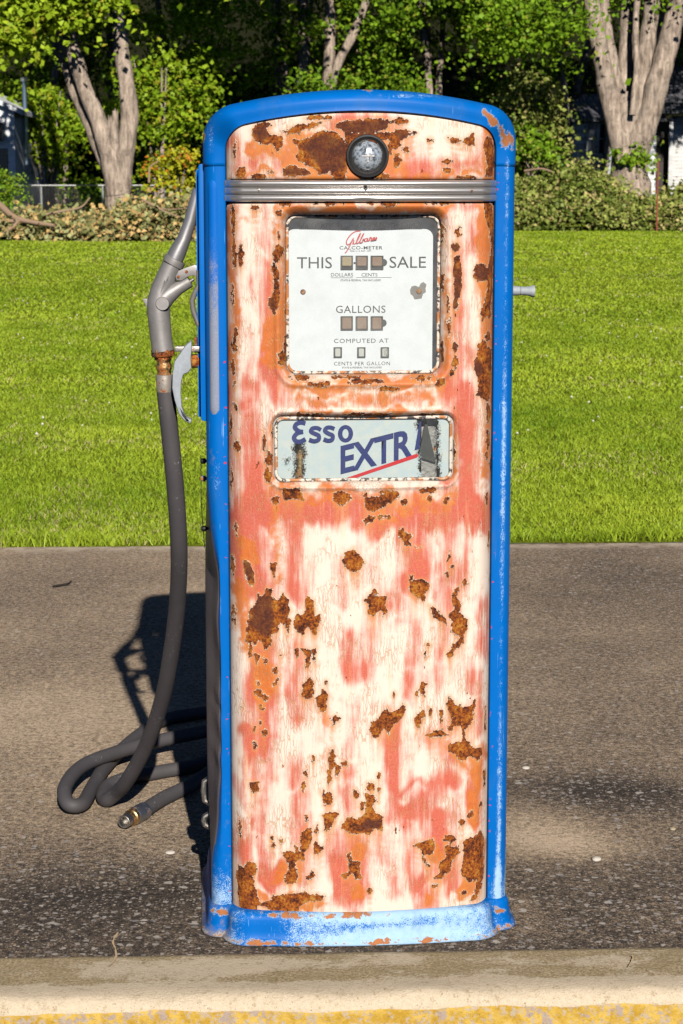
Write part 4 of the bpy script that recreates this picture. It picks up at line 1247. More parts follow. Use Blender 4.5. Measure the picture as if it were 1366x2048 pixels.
BRUST = [[(210, 1517), (228, 1508), (236, 1492), (228, 1490), (215, 1503)], [(232, 1500), (250, 1486), (262, 1462), (264, 1445), (255, 1447), (246, 1470)], [(258, 1478), (266, 1462), (270, 1442), (276, 1436), (272, 1470)], [(0, 1550), (14, 1551), (12, 1547)], [(-285, 1432), (-282, 1500), (-276, 1480), (-278, 1435)]]
def blue_attrs(me):
    co = np.empty(len(me.vertices) * 3, np.float32)
    me.vertices.foreach_get('co', co)
    co = co.reshape(-1, 3)
    x, y, z = co.T
    # chalky bands where the edges catch the weather
    worn = 0.02 + 0.64 * np.exp(-((x - 0.261) / 0.0075) ** 2) * (z < 1.43) * (0.86 + 0.2 * np.sin(z * 9)) + 0.4 * np.exp(-((x - 0.2775) / 0.004) ** 2) * (y < 0.12) * (z < 1.43)
    worn += 0.25 * (x < -0.24) * (y < 0.13) * sstep(0.75, 0.2, z)
    worn += 0.38 * sstep(0.16, 0.07, z) * (z > 0.05)
    worn += 0.52 * np.exp(-((z - 1.5385) / 0.008) ** 2) * np.exp(-((x - 0.08) / 0.09) ** 2)
    worn += 0.45 * np.exp(-((x + 0.262) / 0.015) ** 2 - ((z - 0.86) / 0.06) ** 2)
    worn += 0.48 * np.exp(-((x + 0.265) / 0.01) ** 2 - ((z - 1.47) / 0.05) ** 2)
    dirt = 0.95 * (x < -0.24) * (y > 0.10) * sstep(0.95, 0.7, z) + 0.25 * (x < -0.2) * sstep(0.9, 0.1, z)
    dirt += 0.35 * np.exp(-((x + 0.268) / 0.012) ** 2 - ((z - 0.89) / 0.05) ** 2)
    dirt = np.where(x > 0, 0.3 * sstep(0.10, 0.0, z), dirt)
    fleck = 0.42 * np.exp(-((np.abs(x) - 0.244) / 0.006) ** 2) * (z < 1.44) * (np.sin(z * 21 + 2) * np.sin(z * 57) > -0.15)
    attr(me, 'worn', np.clip(worn, 0, 1)); attr(me, 'dirt', np.clip(dirt, 0, 1))
    attr(me, 'fleck', fleck); attr(me, 'rust', poly_field(x, z, BRUST, 0.02))

NZ = 231
casing_part('side_casing', 0, NZ, dent=True)
casing_part('side_casing', len(CI) - NZ, len(CI))
casing_part('hood', NZ - 2, len(CI) - NZ + 2, swell=0.0012)
bk = MB()
bk.add([(p[0], FLAT + 0.371, p[1]) for p in (CI * 0.6 + CO * 0.4)], [tuple(range(len(CI)))])
o = bk.build('back_panel', M['blue'], pump, False)
blue_attrs(o.data)

# plinth
def plinth():
    half = []
    def arc(cx, cy, r, a0, a1, n=7):
        for k in range(n):
            a = R(a0 + (a1 - a0) * k / (n - 1))
            half.append((cx + r * math.cos(a), cy + r * math.sin(a)))
    for x in np.linspace(0, 0.19, 16):
        half.append((x, 0.012 + 0.012 * (x / 0.19) ** 2))
    arc(0.205, 0.066, 0.042, -80, -12, 9)
    half.append((0.2475, 0.070))
    arc(0.262, 0.078, 0.012, 170, 260, 5)[0:0] if False else None
    arc(0.254, 0.100, 0.031, -62, 0, 7)
    half.append((0.285, 0.2)); half.append((0.285, 0.42))
    arc(0.265, 0.435, 0.02, 0, 90, 4)
    pts = [(-x, y) for x, y in half[::-1]] + half[1:]
    pts = np.array(pts)
    # resample evenly
    seg = np.hypot(*np.diff(pts, axis=0).T); s = np.concatenate([[0], np.cumsum(seg)])
    q = np.linspace(0, s[-1], 260)
    pts = np.stack([np.interp(q, s, pts[:, 0]), np.interp(q, s, pts[:, 1])], -1)
    for _ in range(3):
        pts[1:-1] = (pts[:-2] + 2 * pts[1:-1] + pts[2:]) / 4
    tg = np.gradient(pts, axis=0); tg /= np.linalg.norm(tg, axis=1, keepdims=True)
    nr = np.stack([tg[:, 1], -tg[:, 0]], -1)
    pr = [(0.000, 0.010), (0.0025, 0.0125), (0.006, 0.012), (0.010, 0.006), (0.016, 0.0025), (0.026, 0.001), (0.036, 0.0), (0.046, -0.001), (0.052, -0.003), (0.0565, -0.007), (0.059, -0.013), (0.059, -0.03), (0.057, -0.05)]
    V = []
    for z, off in pr:
        zz = np.full(len(pts), z)
        V.append(np.concatenate([pts + nr * off, zz[:, None]], 1))
    V = np.concatenate(V)
    n, k = len(pts), len(pr)
    idx = np.arange(n * k).reshape(k, n)
    F = np.stack([idx[:-1, :-1], idx[:-1, 1:], idx[1:, 1:], idx[1:, :-1]], -1).reshape(-1, 4)
    me = np_mesh('plinth', V, F)
    x, y, z = V.T
    front = sstep(0.10, 0.03, y)
    worn = 0.72 * front * (0.9 + 0.3 * np.sin(x * 14 + 0.8)) - 0.5 * np.exp(-((x + 0.19) / 0.05) ** 2 - ((z - 0.03) / 0.03) ** 2) - 0.42 * np.exp(-((z - 0.034 - 0.05 * x) / 0.011) ** 2) * sstep(-0.15, 0.0, x) * sstep(0.2, 0.1, x)
    worn += 0.2
    rust = np.full(len(V), -0.014)
    rust = np.maximum(rust, -np.abs(z - 0.007) * 1.0 + 0.0008 + 0.003 * np.sin(x * 41) * np.sin(x * 17 + 2))
    rust = np.maximum(rust, 0.0035 - np.hypot((x + 0.14) / 9, (z - 0.0545)))
    rust = np.maximum(rust, 0.0035 - np.hypot((x + 0.02) / 10, (z - 0.0545)))
    rust = np.maximum(rust, 0.006 - np.hypot((x - 0.262) / 1.6, (z - 0.036)))
    rust = np.maximum(rust, 0.006 - np.hypot((x + 0.262) / 2.0, (z - 0.045)))
    rust = np.maximum(rust, 0.004 - np.hypot((x - 0.235) / 1.0, (z - 0.04)))
    attr(me, 'worn', np.clip(worn, 0, 1)); attr(me, 'rust', rust)
    attr(me, 'dirt', 0.42 * sstep(0.02, 0.0, z) + 0.28 * (x < -0.24) + 0.12 * (np.abs(x) > 0.22)); attr(me, 'fleck', np.zeros(len(V)))
    o = link('plinth', me, M['blue'], pump, True, 60)
    md = o.modifiers.new('thick', 'SOLIDIFY'); md.thickness = 0.002; md.offset = -1
plinth()

# chrome band of three ribs
def band():
    zs, ys = [], []
    z0 = 1.3565
    for r in range(3):
        for k in range(9):
            a = math.pi * k / 8
            zs.append(z0 + 0.0127 * (r + 0.5) - 0.0062 * math.cos(a)); ys.append(0.0085 * math.sin(a) ** 0.8)
    zs, ys = np.array(zs), np.array(ys)
    xs = np.concatenate([np.linspace(-PW - 0.004, -0.2, 18), np.linspace(-0.19, 0.19, 60), np.linspace(0.2, PW + 0.004, 18)])
    X, Z = np.meshgrid(xs, zs)
    end = sstep(PW + 0.005, PW - 0.006, np.abs(X))
    Y = prof(np.minimum(np.abs(X), PW + 0.001)) - ys[:, None] * (0.35 + 0.65 * end) - 0.002
    Y = Y + 0.002 * np.exp(-((X) / 0.012) ** 2) * np.exp(-((Z - 1.361) / 0.004) ** 2)
    idx = np.arange(X.size).reshape(X.shape)
    me = np_mesh('chrome_band', np.stack([X, Y, Z], -1).reshape(-1, 3), np.stack([idx[:-1, :-1], idx[:-1, 1:], idx[1:, 1:], idx[1:, :-1]], -1).reshape(-1, 4))
    o = link('chrome_band', me, M['chrome'], pump, True)
    md = o.modifiers.new('thick', 'SOLIDIFY'); md.thickness = 0.0015; md.offset = -1
    for px in (518, 731, 943):
        x, z = {518: (-0.1823, 1.3762), 731: (0.0029, 1.3771), 943: (0.1907, 1.3761)}[px]
        y = float(prof(np.array(x))) - 0.0075
        s = MB().lathe([(0.0, -0.0032), (0.0032, -0.0026), (0.0045, -0.0006), (0.0047, 0.004)], (x, y, z), (0, 1, 0), 16)
        so = s.build('screw', M['dull_steel'] if px != 731 else M['black'], o)
        if px != 731:
            MB().box(x - 0.0006, x + 0.0006, y - 0.0037, y - 0.0025, z - 0.0038, z + 0.0038).build('screw_slot', M['black'], o)
band()

# sight-glass lamp in the head panel
lx, lz = (0.0066, 1.4355)
MB().lathe([(0.0375, 0.006), (0.0375, -0.004), (0.0365, -0.007), (0.0335, -0.0075), (0.031, -0.004), (0.0285, -0.003), (0.0275, 0.002), (0.0, 0.004)], (lx, PB, lz), (0, 1, 0), 48).build('lamp_gasket', mat_plain('black_rubber', (0.014, 0.014, 0.015), 0.6, 0.4), pump)
g = NT('grimy_glass_dome')
gl = g.n('BsdfPrincipled', {'Base Color': g.mix(g.rng(g.noise(150, 4, 0.65), 0.4, 0.65), (0.42, 0.48, 0.54), (0.07, 0.085, 0.10)), 'Roughness': g.rng(g.noise(90, 3), 0.3, 0.7, 0.08, 0.4), 'Metallic': 0.3, 'Specular IOR Level': 0.9})
g.t.links.new(gl, g.out.inputs[0])
dome = [(0.0262 * math.sin(R(a)), -0.0155 * math.cos(R(a)) - 0.001) for a in range(0, 91, 9)]
lens = MB().lathe(dome, (lx, PB, lz), (0, 1, 0), 40).build('glass_dome', g.m, pump)
MB().box(lx - 0.011, lx + 0.011, PB - 0.0168, PB - 0.012, lz - 0.001, lz + 0.001).build('cross_reflection', M['dull_steel'], lens)  # thin bars added to draw the cross-shaped reflection on the lens
MB().box(lx - 0.001, lx + 0.001, PB - 0.0169, PB - 0.012, lz - 0.011, lz + 0.011).build('cross_reflection', M['dull_steel'], lens)
MB().lathe([(0.0262, -0.002), (0.0275, -0.0035), (0.0287, -0.002), (0.0287, 0.002)], (lx, PB, lz), (0, 1, 0), 40).build('retaining_ring', M['dull_steel'], pump)

# text helper: flat print laid on a plate
def fit_text(name, body, x0, z0, x1, z1, y, mat, parent, weight=0.0, rise=0.0, space=1.0):
    cu = bpy.data.curves.new(name, 'FONT')
    cu.body = body
    cu.offset = weight
    cu.space_character = space
    cu.resolution_u = 3
    ob = bpy.data.objects.new(name, cu)
    COL.objects.link(ob)
    bpy.context.view_layer.update()
    me = bpy.data.meshes.new_from_object(ob.evaluated_get(bpy.context.evaluated_depsgraph_get()))
    bpy.data.objects.remove(ob)
    bpy.data.curves.remove(cu)
    co = np.empty(len(me.vertices) * 3, np.float32)
    me.vertices.foreach_get('co', co)
    co = co.reshape(-1, 3)
    a, b = co.min(0), co.max(0)
    fx, fz = (co[:, 0] - a[0]) / (b[0] - a[0]), (co[:, 1] - a[1]) / (b[1] - a[1])
    nx = x0 + fx * (x1 - x0)
    nzv = z0 + fz * (z1 - z0) + rise * (nx - x0)
    me.vertices.foreach_set('co', np.stack([nx, np.full(len(nx), y), nzv], -1).astype(np.float32).ravel())
    me.update()
    me.materials.clear()
    return link(name, me, mat, parent, False)

def ribbon(name, paths, width, y, mat, parent):
    """flat brush strokes in (x, z)"""
    mb = MB()
    for path in paths:
        wv = width
        P = [Vector((p[0], p[1])) for p in spline([(a, b, 0) for a, b in path], 6)] if len(path) > 2 else [Vector(p) for p in path]
        n = len(P)
        v, f = [], []
        for i in range(n):
            t = (P[min(i + 1, n - 1)] - P[max(i - 1, 0)]).normalized()
            k = Vector((-t.y, t.x)) * wv / 2
            v += [(P[i].x + k.x, y - 0.00004 * i, P[i].y + k.y), (P[i].x - k.x, y - 0.00004 * i, P[i].y - k.y)]
        for i in range(n - 1):
            f.append((2 * i, 2 * i + 1, 2 * i + 3, 2 * i + 2))
        mb.add(v, f)
    return mb.build(name, mat, parent, False, normals=False)

# meter dial deep behind its window
DY = 0.0950
def rrect(x0, x1, z0, z1, r, n=6):
    out = []
    for cx, cz, a0 in ((x1 - r, z0 + r, -90), (x1 - r, z1 - r, 0), (x0 + r, z1 - r, 90), (x0 + r, z0 + r, 180)):
        for k in range(n + 1):
            a = R(a0 + 90 * k / n)
            out.append((cx + r * math.cos(a), cz + r * math.sin(a)))
    return out
d0, d1 = (-0.1395, 1.0384), (0.1464, 1.3397)
dt = NT('white_enamel_dial')
dn = dt.noise(30, 4, 0.6)
dcol = dt.mix(dt.rng(dn, 0.45, 0.75, 0, 0.25), (0.72, 0.73, 0.755), (0.56, 0.57, 0.58))
dcol = dt.mix(dt.rng(dt.noise(260, 3, 0.7), 0.66, 0.74, 0, 0.4), dcol, (0.35, 0.32, 0.28))
dt.pbr(dcol, 0.5, 0, None, 0.3)
dial = MB().prism(rrect(d0[0], d1[0], d0[1], d1[1], 0.02), DY, DY + 0.003).build('dial_plate', dt.m, pump)
# sleeve that joins the window to the dial
sl = MB()
for inset, y in ((0.0, 0.052),):
    a = rrect(m0[0] - 0.0005, m1[0] + 0.0005, m0[1] - 0.0005, m1[1] + 0.0005, 0.02)
    n = len(a)
    sl.add([(p[0], 0.049, p[1]) for p in a] + [(p[0] * 1.01, DY + 0.006, p[1]) for p in a], [(i, (i + 1) % n, (i + 1) % n + n, i + n) for i in range(n)])
slm = NT('cracked_grey_sleeve_paint')
c_ = slm.mix(slm.rng(slm.vor(160, 'DISTANCE_TO_EDGE'), 0.03, 0.1), (0.16, 0.15, 0.14), (0.66, 0.66, 0.64))
slm.pbr(c_, 0.7)
sl.build('window_sleeve', slm.m, pump, True, 40, normals=False)
# cream rim inside the window
rb = MB()
a = rrect(m0[0] + 0.003, m1[0] - 0.003, m0[1] + 0.003, m1[1] - 0.003, 0.018, 8)
rb.tube([(p[0], 0.0565, p[1]) for p in a] + [(a[0][0], 0.0565, a[0][1])], 0.0028, 8, caps=False)
rt = NT('chipped_cream_rim')
rc_ = rt.mix(rt.rng(rt.noise(95, 4, 0.7), 0.5, 0.56), (0.70, 0.60, 0.50), (0.05, 0.045, 0.045))
rc_ = rt.mix(rt.rng(rt.noise(40, 3, 0.6), 0.52, 0.62), rc_, (0.45, 0.17, 0.05))
rt.pbr(rc_, 0.6)
M['rim'] = rt.m
rb.build('window_rim', M['rim'], pump)
MB().prism(rrect(m0[0], m1[0], m0[1], m1[1], 0.019), 0.0570, 0.0580).build('window_glass', M['glass'], pump, False)

TY = DY - 0.0004
def dial_text(body, a, b, mat='print_black', weight=0.0, space=1.0):
    return fit_text('lettering', body, a[0], a[1], b[0], b[1], TY, M[mat], dial, weight, 0.0, space)
dial_text('GLASS MUST BE FULL', (-0.1097, 1.3081), (-0.0239, 1.3186), weight=0.02)
dial_text('BEFORE&AFTER DELIVERY', (0.0074, 1.3080), (0.1106, 1.3185), weight=0.02)
a, b = (-0.1097, 1.3073), (0.1106, 1.3078)
MB().add([(a[0], TY, a[1]), (b[0], TY, a[1]), (b[0], TY, b[1]), (a[0], TY, b[1])], [(0, 1, 2, 3)]).build('underline', M['print_black'], dial, False, normals=False)
ribbon('arrow_mark', [[(-0.0213, 1.3107), (-0.0078, 1.3098), (0.0002, 1.3124), (0.0011, 1.3204)], [(-0.0034, 1.3159), (0.0011, 1.3212)], [(0.0011, 1.3212), (0.0047, 1.3151)], [(-0.0213, 1.3107), (-0.0186, 1.3142)], [(-0.0186, 1.3142), (-0.0060, 1.3133), (-0.0034, 1.3159)]], 0.0009, TY, M['print_black'], dial)
dial_text('CALCO-METER', (-0.0374, 1.2717), (0.0398, 1.2778), weight=0.012, space=1.1)
dial_text('REG. U. S. PAT. OFF.', (-0.0185, 1.2677), (0.0200, 1.2703), weight=0.01)
dial_text('THIS', (-0.1135, 1.2382), (-0.0508, 1.2584))
dial_text('SALE', (0.0525, 1.2386), (0.1182, 1.2589))
dial_text('DOLLARS', (-0.0526, 1.2237), (-0.0131, 1.2299))
dial_text('CENTS', (0.0022, 1.2236), (0.0309, 1.2297))
for a, b in (((-0.0526, 1.2211), (-0.0131, 1.2218)), ((-0.0077, 1.2214), (0.0562, 1.2221))):
    MB().add([(a[0], TY, a[1]), (b[0], TY, a[1]), (b[0], TY, b[1]), (a[0], TY, b[1])], [(0, 1, 2, 3)]).build('underline', M['print_black'], dial, False, normals=False)
dial_text('STATE & FEDERAL TAX INCLUDED', (-0.0356, 1.2152), (0.0373, 1.2186), weight=0.012)
dial_text('GALLONS', (-0.0437, 1.1585), (0.0455, 1.1716), space=1.08)
dial_text('COMPUTED AT', (-0.0473, 1.1046), (0.0512, 1.1122), space=1.15)
dial_text('CENTS PER GALLON', (-0.0473, 1.0641), (0.0540, 1.0707), space=1.15)
dial_text('STATE & FEDERAL TAX INCLUDED', (-0.0329, 1.0586), (0.0396, 1.0617), weight=0.012)
# red script drawn with a brush
ribbon('script_lettering', [
    [(0.0002, 1.3044), (-0.0096, 1.3031), (-0.0186, 1.2965), (-0.0248, 1.2868), (-0.0239, 1.2806), (-0.0194, 1.2814), (-0.0150, 1.2867), (-0.0123, 1.2921)],
    [(-0.0123, 1.2921), (-0.0159, 1.2850), (-0.0194, 1.2770), (-0.0248, 1.2681), (-0.0275, 1.2655)],
    [(-0.0141, 1.2805), (-0.0114, 1.2885), (-0.0123, 1.2823), (-0.0078, 1.2832), (-0.0006, 1.2974), (-0.0006, 1.3000), (-0.0051, 1.2912), (-0.0069, 1.2832), (-0.0024, 1.2849), (0.0047, 1.2973), (0.0056, 1.3000), (0.0012, 1.2920), (-0.0006, 1.2841), (0.0039, 1.2858), (0.0048, 1.2903), (0.0083, 1.2885)],
    [(0.0128, 1.2911), (0.0083, 1.2902), (0.0074, 1.2858), (0.0110, 1.2867), (0.0137, 1.2911), (0.0128, 1.2867), (0.0164, 1.2885), (0.0173, 1.2929), (0.0200, 1.2920), (0.0191, 1.2876), (0.0227, 1.2893), (0.0254, 1.2929), (0.0227, 1.2920), (0.0218, 1.2884), (0.0254, 1.2893), (0.0281, 1.2929), (0.0263, 1.2893), (0.0290, 1.2911), (0.0281, 1.2938)]],
    0.0018, TY, M['print_red'], dial)
# counter windows
flap = mat_plain('brown_counter_wheel', (0.30, 0.19, 0.13), 0.7, 0.5, 160)
flap2 = mat_plain('straw_counter_wheel', (0.42, 0.32, 0.18), 0.7, 0.5, 160)
palew = mat_plain('pale_price_wheel', (0.55, 0.55, 0.50), 0.7, 0.3, 160)
greyf = mat_plain('dark_grey_frame', (0.05, 0.052, 0.05), 0.5, 0.3)
def counter(a, b, mat, open_gap=False, name='counter_window'):
    x0, z0, x1, z1 = a[0], a[1], b[0], b[1]
    t_ = 0.0016
    fr = MB()
    fr.box(x0 - t_, x1 + t_, TY - 0.0030, TY, z1, z1 + t_).box(x0 - t_, x1 + t_, TY - 0.0030, TY, z0 - t_, z0)
    fr.box(x0 - t_, x0, TY - 0.0030, TY, z0, z1).box(x1, x1 + t_, TY - 0.0030, TY, z0, z1)
    f_ = fr.build(name, greyf, dial, False)
    MB().box(x0, x1, TY - 0.0006, TY, z0, z1).build('dark_opening', M['black'], f_, False)
    zlo = z0 + (z1 - z0) * (0.24 if open_gap else 0.03)
    MB().prism(rrect(x0 + 0.0012, x1 - 0.0012, zlo, z1 - 0.0006, 0.0012, 2), TY - 0.0026, TY - 0.0008).build('number_wheel', mat, f_, False)
for a, b, m_ in (((-0.0338, 1.2379), (-0.0149, 1.2592), flap2), ((-0.0068, 1.2379), (0.0120, 1.2592), flap), ((0.0201, 1.2378), (0.0398, 1.2591), flap)):
    counter(a, b, m_, True)
for a, b in (((-0.0338, 1.1297), (-0.0149, 1.1512)), ((-0.0067, 1.1296), (0.0122, 1.1511)), ((0.0204, 1.1295), (0.0393, 1.1510))):
    counter(a, b, flap)
for a, b in (((-0.0464, 1.0803), (-0.0347, 1.0956)), ((-0.0039, 1.0801), (0.0078, 1.0953)), ((0.0386, 1.0798), (0.0503, 1.0951))):
    counter(a, b, palew)
a, b = (0.0431, 1.0816), (0.0485, 1.0933)
fit_text('lettering', '1/2', a[0], a[1], b[0], b[1], TY - 0.0032, M['print_black'], dial)
for c in ((0.0417, 1.2484), (0.0411, 1.1402)):
    MB().lathe([(0.0, -0.0016), (0.006, -0.0016), (0.0066, 0.0)], (c[0], TY, c[1]), (0, 1, 0), 16).build('gear_edge', greyf, dial)
c = (-0.0104, 1.2477)
MB().lathe([(0.0, -0.0012), (0.0016, -0.001), (0.002, 0.0)], (c[0], TY, c[1]), (0, 1, 0), 12).build('decimal_point', M['print_black'], dial)
for c in ((-0.1029, 1.1963), (0.1059, 1.1964)):
    sc = MB().lathe([(0.0, -0.003), (0.003, -0.0026), (0.0048, -0.0006), (0.005, 0.0)], (c[0], TY, c[1]), (0, 1, 0), 18).build('screw', M['rusty'], dial)
chip = [(0.0896, 1.1992), (0.0923, 1.2054), (0.0986, 1.2072), (0.1059, 1.2045), (0.1085, 1.2107), (0.1139, 1.2134), (0.1194, 1.2089), (0.1176, 1.2018), (0.1186, 1.1955), (0.1132, 1.1919), (0.1105, 1.1839), (0.1042, 1.1830), (0.0979, 1.1821), (0.0951, 1.1884), (0.0906, 1.1920)]
MB().add([(p[0], TY + 0.0002, p[1]) for p in chip], [tuple(range(len(chip)))]).build('bare_metal_chip', mat_plain('bare_grey_metal', (0.20, 0.18, 0.165), 0.6, 0.4, 200), dial, False)

# advertising glass: white and blue printing on the back of the pane, flaking off
AY = 0.0460
def advert():
    x0, x1, z0, z1 = w0[0] - 0.002, w1[0] + 0.004, w0[1] - 0.002, w1[1] + 0.002
    nx, nz_ = 130, 50
    X, Z = np.meshgrid(np.linspace(x0, x1, nx), np.linspace(z0, z1, nz_))
    idx = np.arange(nx * nz_).reshape(nz_, nx)
    me = np_mesh('advert_print', np.stack([X, np.full(X.shape, AY), Z], -1).reshape(-1, 3), np.stack([idx[:-1, :-1], idx[:-1, 1:], idx[1:, 1:], idx[1:, :-1]], -1).reshape(-1, 4))
    a, b = (0.1173, 0.8609), (0.1165, 0.9786)
    u = (X.ravel() - x0) / (x1 - x0); v = (Z.ravel() - z0) / (z1 - z0)
    f = np.maximum(0.072 - np.abs(u - 0.858 + 0.02 * (v - 0.5)), -0.2) * 6
    f = np.maximum(f, (0.042 - np.abs(u - 0.142)) * 6 - np.maximum(0, v - 0.58) * 3.2)
    f = np.maximum(f, (0.03 - np.hypot(u - 0.075, (v - 0.3) * 0.28)) * 4)
    attr(me, 'bare', f)
    t = NT('flaking_white_print_on_glass')
    n = t.noise(60, 4, 0.65); nf = t.noise(420, 3, 0.75)
    e = t.math('ADD', t.att('bare'), t.math('MULTIPLY', t.math('SUBTRACT', n, 0.5), 0.35))
    e = t.math('ADD', e, t.math('MULTIPLY', t.math('SUBTRACT', nf, 0.5), 0.55))
    mk = t.rng(e, 0.02, 0.14)
    col = t.mix(t.rng(n, 0.35, 0.7), (0.46, 0.53, 0.55), (0.54, 0.56, 0.53))
    b_ = t.n('BsdfPrincipled', {'Base Color': col, 'Roughness': 0.5, 'Specular IOR Level': 0.2})
    mx = t.n('MixShader', {0: mk, 1: b_, 2: t.n('BsdfTransparent')})
    t.t.links.new(mx, t.out.inputs[0])
    return link('advert_print', me, t.m, pump, False)
ad = advert()
LY = AY - 0.0004
ribbon('lettering', [[(-0.1015, 0.9649), (-0.1095, 0.9668), (-0.1176, 0.9642), (-0.1203, 0.9579), (-0.1140, 0.9516), (-0.1060, 0.9497)], [(-0.1060, 0.9506), (-0.1167, 0.9471), (-0.1221, 0.9399), (-0.1186, 0.9336), (-0.1105, 0.9326), (-0.1016, 0.9371)]], 0.0082, LY, M['print_blue'], ad)
for pts in ([(-0.0738, 0.9530), (-0.0809, 0.9567), (-0.0890, 0.9559), (-0.0917, 0.9505), (-0.0854, 0.9468), (-0.0783, 0.9432), (-0.0783, 0.9360), (-0.0863, 0.9333), (-0.0953, 0.9361)],
            [(-0.0496, 0.9546), (-0.0567, 0.9574), (-0.0639, 0.9566), (-0.0666, 0.9512), (-0.0603, 0.9466), (-0.0532, 0.9430), (-0.0541, 0.9358), (-0.0613, 0.9340), (-0.0693, 0.9368)]):
    ribbon('lettering', [pts], 0.0076, LY, M['print_blue'], ad)
ox, oz = (-0.0299, 0.9459)
ring = MB()
n = 36
ring.add([(ox + 0.0137 * math.cos(k / n * 6.2832), LY, oz + 0.0158 * math.sin(k / n * 6.2832)) for k in range(n)] + [(ox + 0.0055 * math.cos(k / n * 6.2832), LY, oz + 0.0085 * math.sin(k / n * 6.2832)) for k in range(n)],
         [(k, (k + 1) % n, (k + 1) % n + n, k + n) for k in range(n)])
ring.build('lettering', M['print_blue'], ad, False, normals=False)
a, b = (-0.0388, 0.8724), (0.0907, 0.9228)
slope = ((0.0909, 0.9038)[1] - (-0.0388, 0.8724)[1]) / (b[0] - a[0])
top = (-0.0388, 0.9239)
fit_text('lettering', 'EXTR', a[0], a[1], b[0], top[1], LY, M['print_blue'], ad, 0.030, slope, 0.96)
pa = [(0.0944, 0.9146), (0.1031, 0.9670), (0.1067, 0.9678), (0.1034, 0.9173)]
MB().add([(p[0], LY, p[1]) for p in pa], [(0, 3, 2, 1)]).build('lettering', M['print_blue'], ad, False, normals=False)
pr_ = [(-0.0343, 0.8641), (-0.0163, 0.8640), (0.0990, 0.9019), (0.1017, 0.9055), (0.0989, 0.9092)]
MB().add([(p[0], LY - 0.0002, p[1]) for p in pr_], [tuple(range(5))]).build('red_stripe', M['print_red'], ad, False, normals=False)
MB().prism(rrect(w0[0] - 0.001, w1[0] + 0.001, w0[1] - 0.001, w1[1] + 0.001, 0.015), 0.0405, 0.0415).build('advert_glass', M['clean_glass'], pump, False)
rb = MB()
a = rrect(w0[0] + 0.0025, w1[0] - 0.0025, w0[1] + 0.0025, w1[1] - 0.0025, 0.0145, 8)
rb.tube([(p[0], 0.0395 + 0.004 * (p[0] / 0.16) ** 2, p[1]) for p in a] + [(a[0][0], 0.0395 + 0.004 * (a[0][0] / 0.16) ** 2, a[0][1])], 0.0032, 8, caps=False)
rb.build('advert_rim', M['rim'], pump)
# works visible through the bare glass
px_, pz_ = (-0.1095, 0.9116)
MB().tube([(px_, 0.085, pz_ - 0.2), (px_, 0.085, pz_ + 0.07)], 0.011, 16).build('inner_pipe', M['brass'], pump)
px_, pz_ = (0.1218, 0.9096)
MB().box(px_ - 0.012, px_ + 0.016, 0.075, 0.09, pz_ - 0.2, pz_ + 0.07).build('inner_bracket', M['dull_steel'], pump)
MB().prism([(px_ - 0.005, pz_ + 0.06), (px_ - 0.018, pz_ - 0.01), (px_ + 0.014, pz_ - 0.02)], 0.066, 0.070).build('inner_lever', greyf, pump, False)

# left side: nozzle boot plate, long raised bead, bolts and wire
nb = MB()
zt, zb = (-0.2847, 1.4228)[1], (-0.2733, 0.9624)[1]
nb.prism(rrect(-0.288, -0.270, zb, zt, 0.006), 0.115, 0.36)
o = nb.build('nozzle_boot', M['blue'], pump, True, 40, bevel=0.002); blue_attrs(o.data)
nb = MB()
nb.prism(rrect(-0.2925, -0.2875, zb + 0.004, zt - 0.01, 0.002), 0.150, 0.158)
o = nb.build('boot_flange', M['blue'], pump, True, 40); blue_attrs(o.data)
def bead():
    z0, z1 = (-0.2671, 0.9711)[1], (-0.2628, 1.4013)[1]
    n = 60
    path = []
    rad = []
    for k in range(n):
        f = k / (n - 1)
        z = z0 + (z1 - z0) * f
        e = min(f, 1 - f) * (z1 - z0)
        r = 0.0115 * math.sqrt(max(0.0, 1 - max(0, 1 - e / 0.018) ** 2)) + 0.0002
        path.append((-0.2600 - 0.0, 0.0905, z)); rad.append(r)
    me_ = MB().tube(path, rad, 14, caps=False)
    t = NT('rubbed_grey_blue_enamel')
    z = t.n('SeparateXYZ', {0: t.obj()}, out=2)
    n_ = t.noise(500, 3, 0.7); m_ = t.noise(40, 4, 0.6)
    f = t.math('ADD', t.rng(z, 1.10, 1.36, 0.85, 0.18, False), t.math('MULTIPLY', t.math('SUBTRACT', m_, 0.5), 0.5))
    f = t.math('ADD', f, t.math('MULTIPLY', t.math('SUBTRACT', n_, 0.5), 0.6))
    c = t.mix(t.rng(f, 0.35, 0.75, 0, 0.9), (0.0, 0.12, 0.48), t.mix(n_, (0.14, 0.16, 0.21), (0.36, 0.38, 0.42)))
    t.pbr(c, 0.5, 0, t.bump(n_, 0.0005), spec=0.15)
    return me_.build('raised_bead', t.m, pump)
bead()
for px, py in ((0, 0), (0, 1), (0, 2)):
    z = ((-0.2777, 0.8781)[1], (-0.2781, 0.8452)[1], (-0.2763, 0.7507)[1])[py]
    MB().lathe([(0.0, 0.009), (0.004, 0.0085), (0.0055, 0.006), (0.0055, 0.0), (0.003, -0.002), (0.003, -0.014)], (-0.2815, 0.20, z), (-1, 0, 0), 14).build('bolt', M['black'] if py != 1 else M['blue'], pump)
z0, z1 = (-0.2776, 0.8894)[1], (-0.2766, 0.7146)[1]
MB().tube([(-0.289, 0.2, z0), (-0.2895, 0.2, (z0 + z1) / 2), (-0.284, 0.2, z1)], 0.0009, 6).build('wire', M['black'], pump)
